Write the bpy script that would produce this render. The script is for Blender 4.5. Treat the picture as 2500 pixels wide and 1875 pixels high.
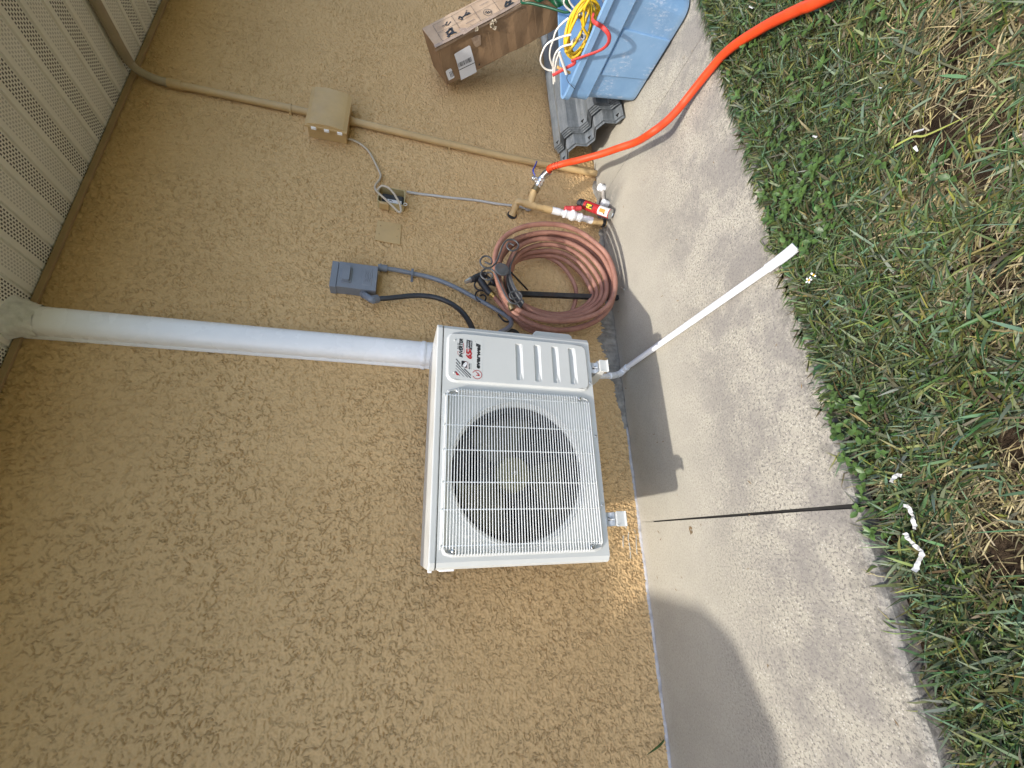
import bpy, math, random
import numpy as np
from mathutils import Vector, Matrix

for o in list(bpy.data.objects):
    bpy.data.objects.remove(o)
SC = bpy.context.scene
COL = SC.collection
RNG = np.random.default_rng(7)
random.seed(7)

# ------------------------------------------------------------------ camera, sky, sun, exposure
# World frame: wall face is y = 0, walkway top is z = 0, x runs to the right along the wall. Metres.
R = np.array([[0.936518323, -0.343943619, 0.068089773],
              [-0.027514095, -0.265692372, -0.963665159],
              [0.349537415, 0.90061665, -0.258289072]])      # rows: right, down, forward of the upright photo
CAM = np.array([0.061152243, -1.766261411, 1.090000135])
FPX = 1008.905
cam_d = bpy.data.cameras.new('camera')
cam_d.sensor_width = 36.0
cam_d.lens = 36.0 * FPX / 2500.0
cam_d.clip_start, cam_d.clip_end = 0.02, 500.0
cam = bpy.data.objects.new('camera', cam_d)
COL.objects.link(cam)
rx, ux, bk = R[1], R[0], -R[2]                                  # the photo is turned on its side
cam.matrix_world = Matrix(((rx[0], ux[0], bk[0], CAM[0]), (rx[1], ux[1], bk[1], CAM[1]),
                           (rx[2], ux[2], bk[2], CAM[2]), (0, 0, 0, 1)))
SC.camera = cam

SUN_DIR = Vector((-0.24, -0.13, 0.40)).normalized()             # towards the sun
w = bpy.data.worlds.new('World')
SC.world = w
w.use_nodes = True
nt = w.node_tree
sky = nt.nodes.new('ShaderNodeTexSky')
sky.sky_type = 'NISHITA'
sky.sun_disc = False
sky.sun_elevation = math.asin(SUN_DIR.z)
sky.sun_rotation = math.atan2(SUN_DIR.x, SUN_DIR.y)
sky.air_density, sky.dust_density, sky.ozone_density = 1.0, 2.5, 1.0
bg = nt.nodes['Background']
bg.inputs['Strength'].default_value = 0.15
nt.links.new(sky.outputs[0], bg.inputs['Color'])
sun_d = bpy.data.lights.new('sun', 'SUN')
sun_d.energy = 2.0
sun_d.angle = math.radians(1.1)
sun_d.color = (1.0, 0.95, 0.87)
sun = bpy.data.objects.new('sun', sun_d)
COL.objects.link(sun)
sun.rotation_euler = (-SUN_DIR).to_track_quat('-Z', 'Y').to_euler()
SC.view_settings.view_transform = 'Standard'
SC.view_settings.look = 'None'
SC.view_settings.exposure = 1.05
SC.view_settings.gamma = 1.0
SC.view_settings.use_curve_mapping = False

# ------------------------------------------------------------------ surveying: photo pixel -> real point on a stated surface
def ray(q):
    return np.array([(937.5 - q[1]) / FPX, (q[0] - 1250.0) / FPX, 1.0]) @ R
def hit(q, ax, val):
    d = ray(q)
    return CAM + (val - CAM[ax]) / d[ax] * d
def hitp(q, p0, n):
    d = ray(q)
    return CAM + ((np.array(p0) - CAM) @ n) / (d @ n) * d
ZO = dict(A=(1000, 760, 2.5133), B=(680, 160, 4.1475), C=(1000, 0, 2.765), D=(1100, 360, 3.318), E=(760, 580, 4.0963),
          F=(1400, 560, 3.6867), G=(0, 700, 2.011), H=(1700, 0, 2.37), I=(1900, 900, 3.318), J=(1050, 780, 9.217),
          K=(1400, 1200, 2.011), L=(1020, 0, 5.53), M=(1300, 0, 5.923), N=(1300, 200, 7.542), O=(1120, 560, 7.54),
          P=(1180, 380, 6.506), Q=(1400, 380, 9.217), S=(0, 0, 2.37), T=(880, 440, 9.217), U=(1780, 560, 9.217), X=(0, 0, 1.0))
def zp(k, p):
    a = ZO[k]
    return (a[0] + p[0] / a[2], a[1] + p[1] / a[2])
def ys(k, pts, y):
    y = y if hasattr(y, '__len__') else [y] * len(pts)
    if len(y) != len(pts):
        y = np.interp(np.linspace(0, 1, len(pts)), np.linspace(0, 1, len(y)), y)
    return [hit(zp(k, p), 1, v) for p, v in zip(pts, y)]
def zs(k, pts, z=0.0):
    z = z if hasattr(z, '__len__') else [z] * len(pts)
    if len(z) != len(pts):
        z = np.interp(np.linspace(0, 1, len(pts)), np.linspace(0, 1, len(z)), z)
    return [hit(zp(k, p), 2, v) for p, v in zip(pts, z)]
def xs(k, pts, x):
    return [hit(zp(k, p), 0, x) for p in pts]

# ------------------------------------------------------------------ materials
class NT:
    def __init__(s, name):
        s.m = bpy.data.materials.new(name)
        s.m.use_nodes = True
        s.t = s.m.node_tree
        s.b = s.t.nodes['Principled BSDF']
    def n(s, kind, **kw):
        nd = s.t.nodes.new(kind)
        for k, v in kw.items():
            setattr(nd, k, v)
        return nd
    def put(s, sock, v):
        if isinstance(v, bpy.types.NodeSocket):
            s.t.links.new(v, sock)
        elif isinstance(v, (tuple, list)) and sock.type == 'RGBA':
            sock.default_value = tuple(v) + ((1,) if len(v) == 3 else ())
        else:
            sock.default_value = v
    def pos(s):
        return s.n('ShaderNodeNewGeometry').outputs['Position']
    def noise(s, vec, scale, detail=2.0, rough=0.5, dist=0.0):
        nd = s.n('ShaderNodeTexNoise')
        s.put(nd.inputs['Vector'], vec)
        nd.inputs['Scale'].default_value = scale
        nd.inputs['Detail'].default_value = detail
        nd.inputs['Roughness'].default_value = rough
        nd.inputs['Distortion'].default_value = dist
        return nd.outputs['Fac']
    def noisec(s, vec, scale, detail=2.0):
        nd = s.n('ShaderNodeTexNoise')
        s.put(nd.inputs['Vector'], vec)
        nd.inputs['Scale'].default_value = scale
        nd.inputs['Detail'].default_value = detail
        return nd.outputs['Color']
    def voro(s, vec, scale, feature='F1', out='Distance'):
        nd = s.n('ShaderNodeTexVoronoi', feature=feature)
        s.put(nd.inputs['Vector'], vec)
        nd.inputs['Scale'].default_value = scale
        return nd.outputs[out]
    def math(s, op, a, b=0.0, c=0.0, clamp=False):
        nd = s.n('ShaderNodeMath', operation=op, use_clamp=clamp)
        for i, v in enumerate((a, b, c)):
            s.put(nd.inputs[i], v)
        return nd.outputs[0]
    def vmath(s, op, a, b):
        nd = s.n('ShaderNodeVectorMath', operation=op)
        for i, v in enumerate((a, b)):
            if isinstance(v, (int, float)):
                v = (v, v, v)
            s.put(nd.inputs[i], v)
        return nd.outputs[0]
    def scale(s, a, k):
        nd = s.n('ShaderNodeVectorMath', operation='SCALE')
        s.put(nd.inputs[0], a)
        nd.inputs['Scale'].default_value = k
        return nd.outputs[0]
    def ss(s, v, lo, hi, t0=0.0, t1=1.0):
        nd = s.n('ShaderNodeMapRange', interpolation_type='SMOOTHSTEP', clamp=True)
        s.put(nd.inputs[0], v)
        for i, x in enumerate((lo, hi, t0, t1)):
            nd.inputs[i + 1].default_value = x
        return nd.outputs[0]
    def mix(s, f, a, b, mode='MIX'):
        nd = s.n('ShaderNodeMix', data_type='RGBA', blend_type=mode, clamp_factor=True)
        s.put(nd.inputs[0], f)
        s.put(nd.inputs[6], a)
        s.put(nd.inputs[7], b)
        return nd.outputs[2]
    def sep(s, v):
        nd = s.n('ShaderNodeSeparateXYZ')
        s.put(nd.inputs[0], v)
        return nd.outputs
    def bump(s, h, dist, strength=1.0, normal=None):
        nd = s.n('ShaderNodeBump')
        s.put(nd.inputs['Height'], h)
        nd.inputs['Distance'].default_value = dist
        nd.inputs['Strength'].default_value = strength
        if normal is not None:
            s.put(nd.inputs['Normal'], normal)
        return nd.outputs[0]
    def out(s, col=None, rough=None, metal=None, nrm=None, **kw):
        if col is not None: s.put(s.b.inputs['Base Color'], col)
        if rough is not None: s.put(s.b.inputs['Roughness'], rough)
        if metal is not None: s.put(s.b.inputs['Metallic'], metal)
        if nrm is not None: s.put(s.b.inputs['Normal'], nrm)
        for k, v in kw.items():
            s.put(s.b.inputs[k.replace('_', ' ')], v)
        return s.m

def simple(name, col, rough=0.5, metal=0.0, var=0.12, vs=14.0, dirt=0.0, dirtcol=(0.12, 0.09, 0.06), bs=220.0, bd=0.0004, rv=0.1, spec=0.5):
    t = NT(name)
    p = t.pos()
    f = t.noise(p, vs, 5, 0.6)
    dark = tuple(c * (1 - var) for c in col)
    light = tuple(min(1, c * (1 + var)) for c in col)
    c = t.mix(t.ss(f, 0.3, 0.7), dark, light)
    if dirt > 0:
        g = t.math('MULTIPLY', t.ss(t.noise(p, vs * 0.6, 6, 0.7), 0.5, 0.72), dirt)
        c = t.mix(g, c, dirtcol)
    r = t.ss(t.noise(p, vs * 2.3, 3), 0.3, 0.7, max(0.03, rough - rv), min(1, rough + rv))
    h = t.noise(p, bs, 3)
    return t.out(c, r, metal, t.bump(h, bd, 0.6), Specular_IOR_Level=spec)

M = {}
def stucco():
    t = NT('tan_stucco')
    p = t.pos()
    big = t.noise(p, 1.6, 4, 0.6)
    c = t.mix(t.ss(big, 0.3, 0.7), (0.575, 0.386, 0.188), (0.63, 0.428, 0.213))
    c = t.mix(t.math('MULTIPLY', t.ss(t.noise(p, 90, 4, 0.7), 0.45, 0.8), 0.20), c, (0.68, 0.475, 0.24))
    c = t.mix(t.math('MULTIPLY', t.ss(t.noise(p, 3.1, 6, 0.7), 0.55, 0.75), 0.16), c, (0.42, 0.28, 0.14))
    at_ = t.n('ShaderNodeAttribute', attribute_name='crack')
    c = t.mix(t.math('MULTIPLY', at_.outputs['Fac'], 0.16), c, (0.17, 0.10, 0.042))    # grime plus painted relief shade darken the cracks
    h = t.math('ADD', t.math('MULTIPLY', t.noise(p, 300, 3, 0.6), 0.5), t.noise(p, 130, 2))
    return t.out(c, 0.85, 0.0, t.bump(h, 0.0012, 0.7), Specular_IOR_Level=0.25)
M['stucco'] = stucco()

def concrete():
    t = NT('concrete')
    p = t.pos()
    o = t.sep(p)
    f1 = t.noise(p, 135, 4, 0.8)
    f2 = t.voro(p, 110)
    big = t.noise(p, 2.4, 5, 0.62)
    mid = t.noise(p, 17, 4, 0.65)
    base = t.mix(t.ss(big, 0.3, 0.7), (0.37, 0.345, 0.282), (0.435, 0.406, 0.332))
    base = t.mix(t.math('MULTIPLY', t.ss(mid, 0.4, 0.75), 0.35), base, (0.36, 0.33, 0.28))
    outer = t.ss(t.math('ADD', o[1], t.math('MULTIPLY', t.math('SUBTRACT', mid, 0.5), 0.35)), -0.72, -0.30, 1, 0)
    grit = t.math('ADD', t.math('MULTIPLY', outer, 0.75), 0.25)
    dk = t.math('MULTIPLY', t.ss(f1, 0.50, 0.60), grit)
    base = t.mix(t.math('MULTIPLY', dk, 0.88), base, (0.115, 0.105, 0.095))         # exposed aggregate and black algae specks
    lt = t.math('MULTIPLY', t.ss(f2, 0.30, 0.12), grit)
    base = t.mix(t.math('MULTIPLY', lt, 0.6), base, (0.64, 0.60, 0.52))
    algae = t.math('MULTIPLY', t.math('MULTIPLY', t.ss(t.noise(p, 4.2, 7, 0.74), 0.40, 0.62), outer), 0.72)
    base = t.mix(algae, base, (0.205, 0.19, 0.175))
    rim = t.math('MULTIPLY', t.ss(t.math('ADD', o[1], t.math('MULTIPLY', mid, 0.10)), -0.94, -0.83, 1, 0), t.ss(t.noise(p, 26, 5, 0.7), 0.42, 0.62))
    base = t.mix(t.math('MULTIPLY', rim, 0.85), base, (0.11, 0.105, 0.095))
    side = t.math('MULTIPLY', t.ss(o[2], -0.022, -0.006, 1, 0), 0.7)
    base = t.mix(side, base, t.mix(t.ss(t.noise(p, 45, 5, 0.7), 0.4, 0.6), (0.13, 0.12, 0.105), (0.32, 0.30, 0.27)))                                 # soil and mildew on the buried edge
    wallside = t.math('MULTIPLY', t.ss(o[1], -0.075, -0.01), t.ss(t.noise(p, 12, 5, 0.7), 0.3, 0.6))
    base = t.mix(t.math('MULTIPLY', wallside, 0.35), base, (0.52, 0.50, 0.47))
    damp = t.ss(t.math('ADD', t.math('ABSOLUTE', t.math('SUBTRACT', o[0], 1.86)), t.math('MULTIPLY', o[1], -1.2)), 0.10, 0.42, 1, 0)
    damp = t.math('MULTIPLY', damp, t.ss(t.noise(p, 16, 5, 0.7), 0.30, 0.52))
    base = t.mix(t.math('MULTIPLY', damp, 0.9), base, (0.15, 0.145, 0.135))       # damp stain below the tap
    h = t.math('ADD', t.math('MULTIPLY', f1, 0.6), t.math('MULTIPLY', t.noise(p, 900, 2), 0.5))
    h = t.math('ADD', h, t.math('MULTIPLY', t.noise(p, 40, 3), 0.4))
    return t.out(base, 0.9, 0.0, t.bump(h, 0.0022, 0.8), Specular_IOR_Level=0.25)
M['concrete'] = concrete()

def soffit_mat():
    t = NT('perforated_soffit')
    p = t.pos()
    o = t.sep(p)
    U, X0 = 0.10902, 1.29305
    s = t.math('DIVIDE', t.math('SUBTRACT', o[0], X0), U)
    fr = t.math('FRACT', s)
    par = t.math('FRACT', t.math('MULTIPLY', t.math('FLOOR', s), 0.5))            # 0 or .5
    k = t.math('MULTIPLY', fr, 9.0)
    kc = t.math('ABSOLUTE', t.math('SUBTRACT', t.math('FRACT', k), 0.5))
    row = t.math('FLOOR', k)
    inrow = t.math('MULTIPLY', t.math('GREATER_THAN', row, 1.5), t.math('LESS_THAN', row, 7.5))
    yy = t.math('ADD', t.math('DIVIDE', o[1], 0.0135), t.math('MULTIPLY', t.math('FRACT', t.math('MULTIPLY', row, 0.5)), 1.0))
    yc = t.math('ABSOLUTE', t.math('SUBTRACT', t.math('FRACT', yy), 0.5))
    hole = t.math('MULTIPLY', t.ss(kc, 0.24, 0.32, 1, 0), t.ss(yc, 0.26, 0.33, 1, 0))
    hole = t.math('MULTIPLY', hole, inrow)
    hole = t.math('MULTIPLY', hole, t.math('SUBTRACT', 0.92, t.math('MULTIPLY', par, 1.1)))
    big = t.noise(p, 6, 5, 0.65)
    c = t.mix(t.ss(big, 0.3, 0.7), (0.80, 0.79, 0.70), (0.86, 0.85, 0.76))
    c = t.mix(hole, c, (0.012, 0.011, 0.008))                                     # punched vent holes open to the dark attic
    return t.out(c, 0.6, 0.0, t.bump(t.noise(p, 260, 2), 0.0008, 0.5))
M['soffit'] = soffit_mat()

def carton():
    t = NT('cardboard')
    p = t.pos()
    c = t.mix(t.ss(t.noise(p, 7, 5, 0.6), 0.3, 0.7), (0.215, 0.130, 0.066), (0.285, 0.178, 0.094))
    c = t.mix(t.math('MULTIPLY', t.ss(t.noise(p, 30, 5, 0.7), 0.55, 0.75), 0.4), c, (0.12, 0.07, 0.035))
    return t.out(c, 0.75, 0.0, t.bump(t.math('ADD', t.noise(p, 60, 4), t.noise(p, 11, 3)), 0.002, 0.6))
M['carton'] = carton()
def carton_top():
    t = NT('pale_cardboard')  # lighter cardboard tone for the upper face of the box
    p = t.pos()
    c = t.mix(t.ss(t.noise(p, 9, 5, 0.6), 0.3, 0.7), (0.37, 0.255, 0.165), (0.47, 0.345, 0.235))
    return t.out(c, 0.7, 0.0, t.bump(t.math('ADD', t.noise(p, 60, 4), t.noise(p, 11, 3)), 0.002, 0.6))
M['carton_top'] = carton_top()

def galv(name, a, b, rough=0.45, metal=0.75):
    t = NT(name)
    p = t.pos()
    f = t.voro(p, 55, out='Color')
    st = t.noise(t.vmath('MULTIPLY', p, (1.0, 9.0, 9.0)), 5, 5, 0.7)
    c = t.mix(t.ss(st, 0.3, 0.7), a, b)
    c = t.mix(0.22, c, t.mix(t.sep(f)[0], a, b))
    c = t.mix(t.math('MULTIPLY', t.ss(t.noise(p, 42, 6, 0.75), 0.58, 0.70), 0.6), c, (0.42, 0.43, 0.42))
    c = t.mix(t.math('MULTIPLY', t.ss(t.noise(p, 3.5, 5, 0.7), 0.55, 0.72), 0.4), c, (0.20, 0.19, 0.15))
    return t.out(c, t.ss(st, 0.2, 0.8, rough - 0.08, rough + 0.12), metal, t.bump(t.noise(p, 120, 3), 0.0004, 0.5))
M['shutter'] = galv('weathered_galvanised_steel', (0.18, 0.205, 0.225), (0.33, 0.355, 0.37), 0.48, 0.5)
M['zinc'] = galv('zinc_plate', (0.55, 0.57, 0.58), (0.72, 0.73, 0.73), 0.3, 0.85)

def tote_mat():
    t = NT('scuffed_blue_plastic')
    p = t.pos()
    c = t.mix(t.ss(t.noise(p, 5, 4, 0.6), 0.3, 0.7), (0.175, 0.325, 0.53), (0.225, 0.39, 0.60))
    o = t.sep(p)
    zone = t.math('MULTIPLY', t.ss(t.noise(p, 7, 4, 0.6), 0.47, 0.62), t.ss(o[2], 0.34, 0.20))
    sc = t.ss(t.noise(t.vmath('MULTIPLY', p, (1.0, 1.4, 0.7)), 60, 7, 0.82), 0.50, 0.60)
    c = t.mix(t.math('MULTIPLY', t.math('MULTIPLY', sc, zone), 0.55), c, (0.62, 0.68, 0.76))
    c = t.mix(t.math('MULTIPLY', t.ss(t.noise(p, 130, 4, 0.7), 0.63, 0.72), 0.35), c, (0.5, 0.58, 0.7))
    c = t.mix(t.math('MULTIPLY', t.ss(o[2], 0.05, 0.0), 0.4), c, (0.20, 0.20, 0.19))
    return t.out(c, 0.5, 0.0, t.bump(t.noise(p, 160, 3), 0.0005, 0.5))
M['tote'] = tote_mat()

def hose_red():
    t = NT('faded_red_rubber')
    p = t.pos()
    c = t.mix(t.ss(t.noise(p, 14, 5, 0.65), 0.3, 0.7), (0.245, 0.110, 0.077), (0.36, 0.178, 0.128))
    c = t.mix(t.math('MULTIPLY', t.ss(t.noise(p, 45, 6, 0.75), 0.55, 0.70), 0.5), c, (0.14, 0.068, 0.046))
    c = t.mix(t.math('MULTIPLY', t.ss(t.noise(p, 6, 4, 0.6), 0.52, 0.66), 0.35), c, (0.38, 0.20, 0.145))
    return t.out(c, 0.62, 0.0, t.bump(t.noise(p, 160, 3), 0.0006, 0.5))
M['hose_red'] = hose_red()

M['cabinet'] = simple('off_white_enamel', (0.575, 0.58, 0.55), 0.38, 0, 0.03, 4, 0.10, (0.5, 0.48, 0.42), 500, 0.0003)
M['wire'] = simple('white_coated_wire', (0.86, 0.87, 0.84), 0.4, 0, 0.02)
M['dark'] = simple('dark_inside', (0.012, 0.012, 0.012), 0.7, 0, 0.2)
M['coilfin'] = simple('dark_coil_fins', (0.012, 0.012, 0.013), 0.5, 0.4, 0.2)
M['motor'] = simple('grey_motor_metal', (0.10, 0.10, 0.105), 0.45, 0.6)
M['fan'] = simple('translucent_fan_plastic', (0.075, 0.073, 0.036), 0.40, 0, 0.08)
M['whiteplastic'] = simple('white_plastic', (0.89, 0.89, 0.895), 0.26, 0, 0.03, 5, 0.12, (0.6, 0.58, 0.52))
M['sealant'] = simple('grey_white_sealant', (0.74, 0.74, 0.70), 0.8, 0, 0.10, 40, 0, bs=45, bd=0.004)
M['pvc'] = simple('white_pvc', (0.78, 0.79, 0.80), 0.35, 0, 0.04, 8, 0.15, (0.55, 0.53, 0.48))
M['beige'] = simple('tan_painted_plastic', (0.53, 0.365, 0.165), 0.5, 0, 0.05, 10, 0.25, (0.30, 0.22, 0.13))
M['tanpipe'] = simple('tan_painted_pipe', (0.52, 0.365, 0.175), 0.48, 0, 0.06, 12, 0.35, (0.33, 0.23, 0.11))
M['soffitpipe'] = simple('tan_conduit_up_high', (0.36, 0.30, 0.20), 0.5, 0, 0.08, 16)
M['grey'] = simple('grey_enamel', (0.185, 0.205, 0.24), 0.42, 0, 0.06, 10, 0.12, (0.10, 0.10, 0.11))
M['greypvc'] = simple('grey_conduit_plastic', (0.17, 0.19, 0.225), 0.4, 0, 0.06)
M['black'] = simple('black_rubber', (0.018, 0.019, 0.022), 0.45, 0, 0.2)
M['ink'] = simple('black_ink', (0.012, 0.012, 0.014), 0.5, 0, 0.05)
M['greyink'] = simple('grey_ink', (0.13, 0.12, 0.12), 0.6, 0, 0.05)
M['redink'] = simple('red_ink', (0.42, 0.015, 0.02), 0.45, 0, 0.05)
M['whiteink'] = simple('white_ink', (0.80, 0.80, 0.80), 0.5, 0, 0.02)
M['clearfilm'] = simple('label_film', (0.595, 0.60, 0.57), 0.25, 0, 0.01)
M['iron'] = simple('black_wrought_iron', (0.035, 0.036, 0.038), 0.55, 0.3, 0.25, 30, 0.25, (0.12, 0.06, 0.03))
M['irongrey'] = simple('worn_grey_iron', (0.085, 0.088, 0.092), 0.5, 0.35, 0.2, 40, 0.3, (0.16, 0.08, 0.04))
M['brass'] = simple('aged_brass', (0.42, 0.29, 0.10), 0.35, 0.9, 0.2, 40)
M['oldbrass'] = simple('dull_brass', (0.23, 0.18, 0.10), 0.4, 0.85, 0.2, 40)
M['chrome'] = simple('chrome', (0.78, 0.78, 0.78), 0.26, 1.0, 0.05, rv=0.05)
M['orange'] = simple('orange_hose_rubber', (0.70, 0.062, 0.012), 0.50, 0, 0.08, 20, 0.12, (0.45, 0.08, 0.03))
M['redplastic'] = simple('red_valve_handle', (0.47, 0.045, 0.05), 0.4, 0, 0.08)
M['blueplastic'] = simple('blue_dipped_handle', (0.02, 0.03, 0.23), 0.35, 0, 0.08)
M['redcan'] = simple('red_can_paint', (0.40, 0.022, 0.022), 0.3, 0, 0.05)
M['whitecan'] = simple('white_can_paint', (0.72, 0.71, 0.70), 0.3, 0, 0.04)
M['greycan'] = simple('grey_can_print', (0.42, 0.38, 0.38), 0.35, 0, 0.1, 120)
M['yellow'] = simple('yellow_ink', (0.78, 0.55, 0.03), 0.4, 0, 0.05)
M['ochre'] = simple('ochre_print', (0.52, 0.25, 0.04), 0.4, 0, 0.2, 90)
M['yellowcord'] = simple('yellow_cord', (0.74, 0.46, 0.015), 0.45, 0, 0.10, 30)
M['whitecord'] = simple('white_cable', (0.72, 0.70, 0.63), 0.45, 0, 0.05)
M['redstrap'] = simple('red_webbing', (0.60, 0.055, 0.05), 0.6, 0, 0.10, 60)
M['paleyellow'] = simple('pale_yellow_wood', (0.68, 0.44, 0.17), 0.5)
M['paper'] = simple('white_paper', (0.72, 0.72, 0.73), 0.6, 0, 0.04)
M['grubbypaper'] = simple('grubby_paper', (0.50, 0.50, 0.49), 0.7, 0, 0.12, 60, 0.5, (0.30, 0.29, 0.26))
M['tape'] = simple('brown_packing_tape', (0.33, 0.235, 0.16), 0.22, 0, 0.12, 30)
M['green'] = simple('dark_green_plastic', (0.006, 0.075, 0.032), 0.4, 0, 0.5, 30)
M['mortar'] = simple('grey_mortar', (0.255, 0.235, 0.20), 0.9, 0, 0.3, 22, 0.4, (0.16, 0.14, 0.12), 90, 0.004)
M['caulk'] = simple('white_caulk', (0.42, 0.41, 0.41), 0.8, 0, 0.2, 30, 0.6, (0.25, 0.23, 0.21), 80, 0.003)
M['drip'] = simple('white_paint_drip', (0.52, 0.49, 0.42), 0.6, 0, 0.2, 60)
M['jointfill'] = simple('black_joint_filler', (0.012, 0.011, 0.010), 0.8, 0, 0.2)
M['soil'] = NT('garden_soil')
def soil():
    t = M['soil']
    p = t.pos()
    c = t.mix(t.ss(t.noise(p, 26, 6, 0.7), 0.35, 0.65), (0.028, 0.019, 0.012), (0.085, 0.060, 0.038))
    far = t.ss(t.math('ABSOLUTE', t.sep(p)[1]), 2.6, 4.5)
    c = t.mix(far, c, t.mix(t.ss(t.noise(p, 8, 5), 0.35, 0.65), (0.075, 0.095, 0.035), (0.15, 0.14, 0.07)))
    return t.out(c, 0.95, 0.0, t.bump(t.noise(p, 90, 5, 0.7), 0.02, 1.0), Specular_IOR_Level=0.1)
M['soil'] = soil()
def attr_mat(name, rough, tr=0.0):
    t = NT(name)
    a = t.n('ShaderNodeAttribute', attribute_name='tint')
    return t.out(a.outputs['Color'], rough, 0.0, Specular_IOR_Level=0.35)
M['blade'] = attr_mat('grass_blade', 0.5)
M['leaf'] = simple('weed_leaf', (0.055, 0.105, 0.026), 0.45, 0, 0.45, 60)
M['stem'] = simple('weed_stem', (0.10, 0.13, 0.04), 0.6, 0, 0.25, 40)
M['petal'] = simple('white_petal', (0.85, 0.85, 0.85), 0.6, 0, 0.02)
M['pollen'] = simple('orange_yellow_pollen', (0.75, 0.36, 0.03), 0.7)
M['fascia'] = simple('tan_fascia', (0.38, 0.30, 0.19), 0.6)
M['shingle'] = simple('roof_shingle', (0.09, 0.08, 0.075), 0.9, 0, 0.3)
M['trim'] = simple('tan_trim_board', (0.40, 0.275, 0.14), 0.7, 0, 0.1, 8)
M['wetbrown'] = simple('brown_leaf_litter', (0.20, 0.13, 0.06), 0.8, 0, 0.3, 40)

# ------------------------------------------------------------------ mesh building
def V(*a):
    return np.array(a, float)
def nrm(v):
    v = np.array(v, float)
    return v / (np.linalg.norm(v) + 1e-12)
def perp(d):
    d = nrm(d)
    u = np.cross(d, V(0, 0, 1) if abs(d[2]) < 0.9 else V(1, 0, 0))
    u = nrm(u)
    return u, np.cross(d, u)
def curve(pts, res=6, closed=False):
    P = [np.array(p, float) for p in pts]
    n = len(P)
    if n < 3 and not closed:
        return P
    out = []
    m = n if closed else n - 1
    for i in range(m):
        p1, p2 = P[i], P[(i + 1) % n]
        p0 = P[(i - 1) % n] if closed or i > 0 else 2 * p1 - p2
        p3 = P[(i + 2) % n] if closed or i + 2 < n else 2 * p2 - p1
        for k in range(res):
            t = k / res
            out.append(0.5 * ((2 * p1) + (p2 - p0) * t + (2 * p0 - 5 * p1 + 4 * p2 - p3) * t * t + (3 * p1 - p0 - 3 * p2 + p3) * t ** 3))
    if not closed:
        out.append(P[-1])
    return out

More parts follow.
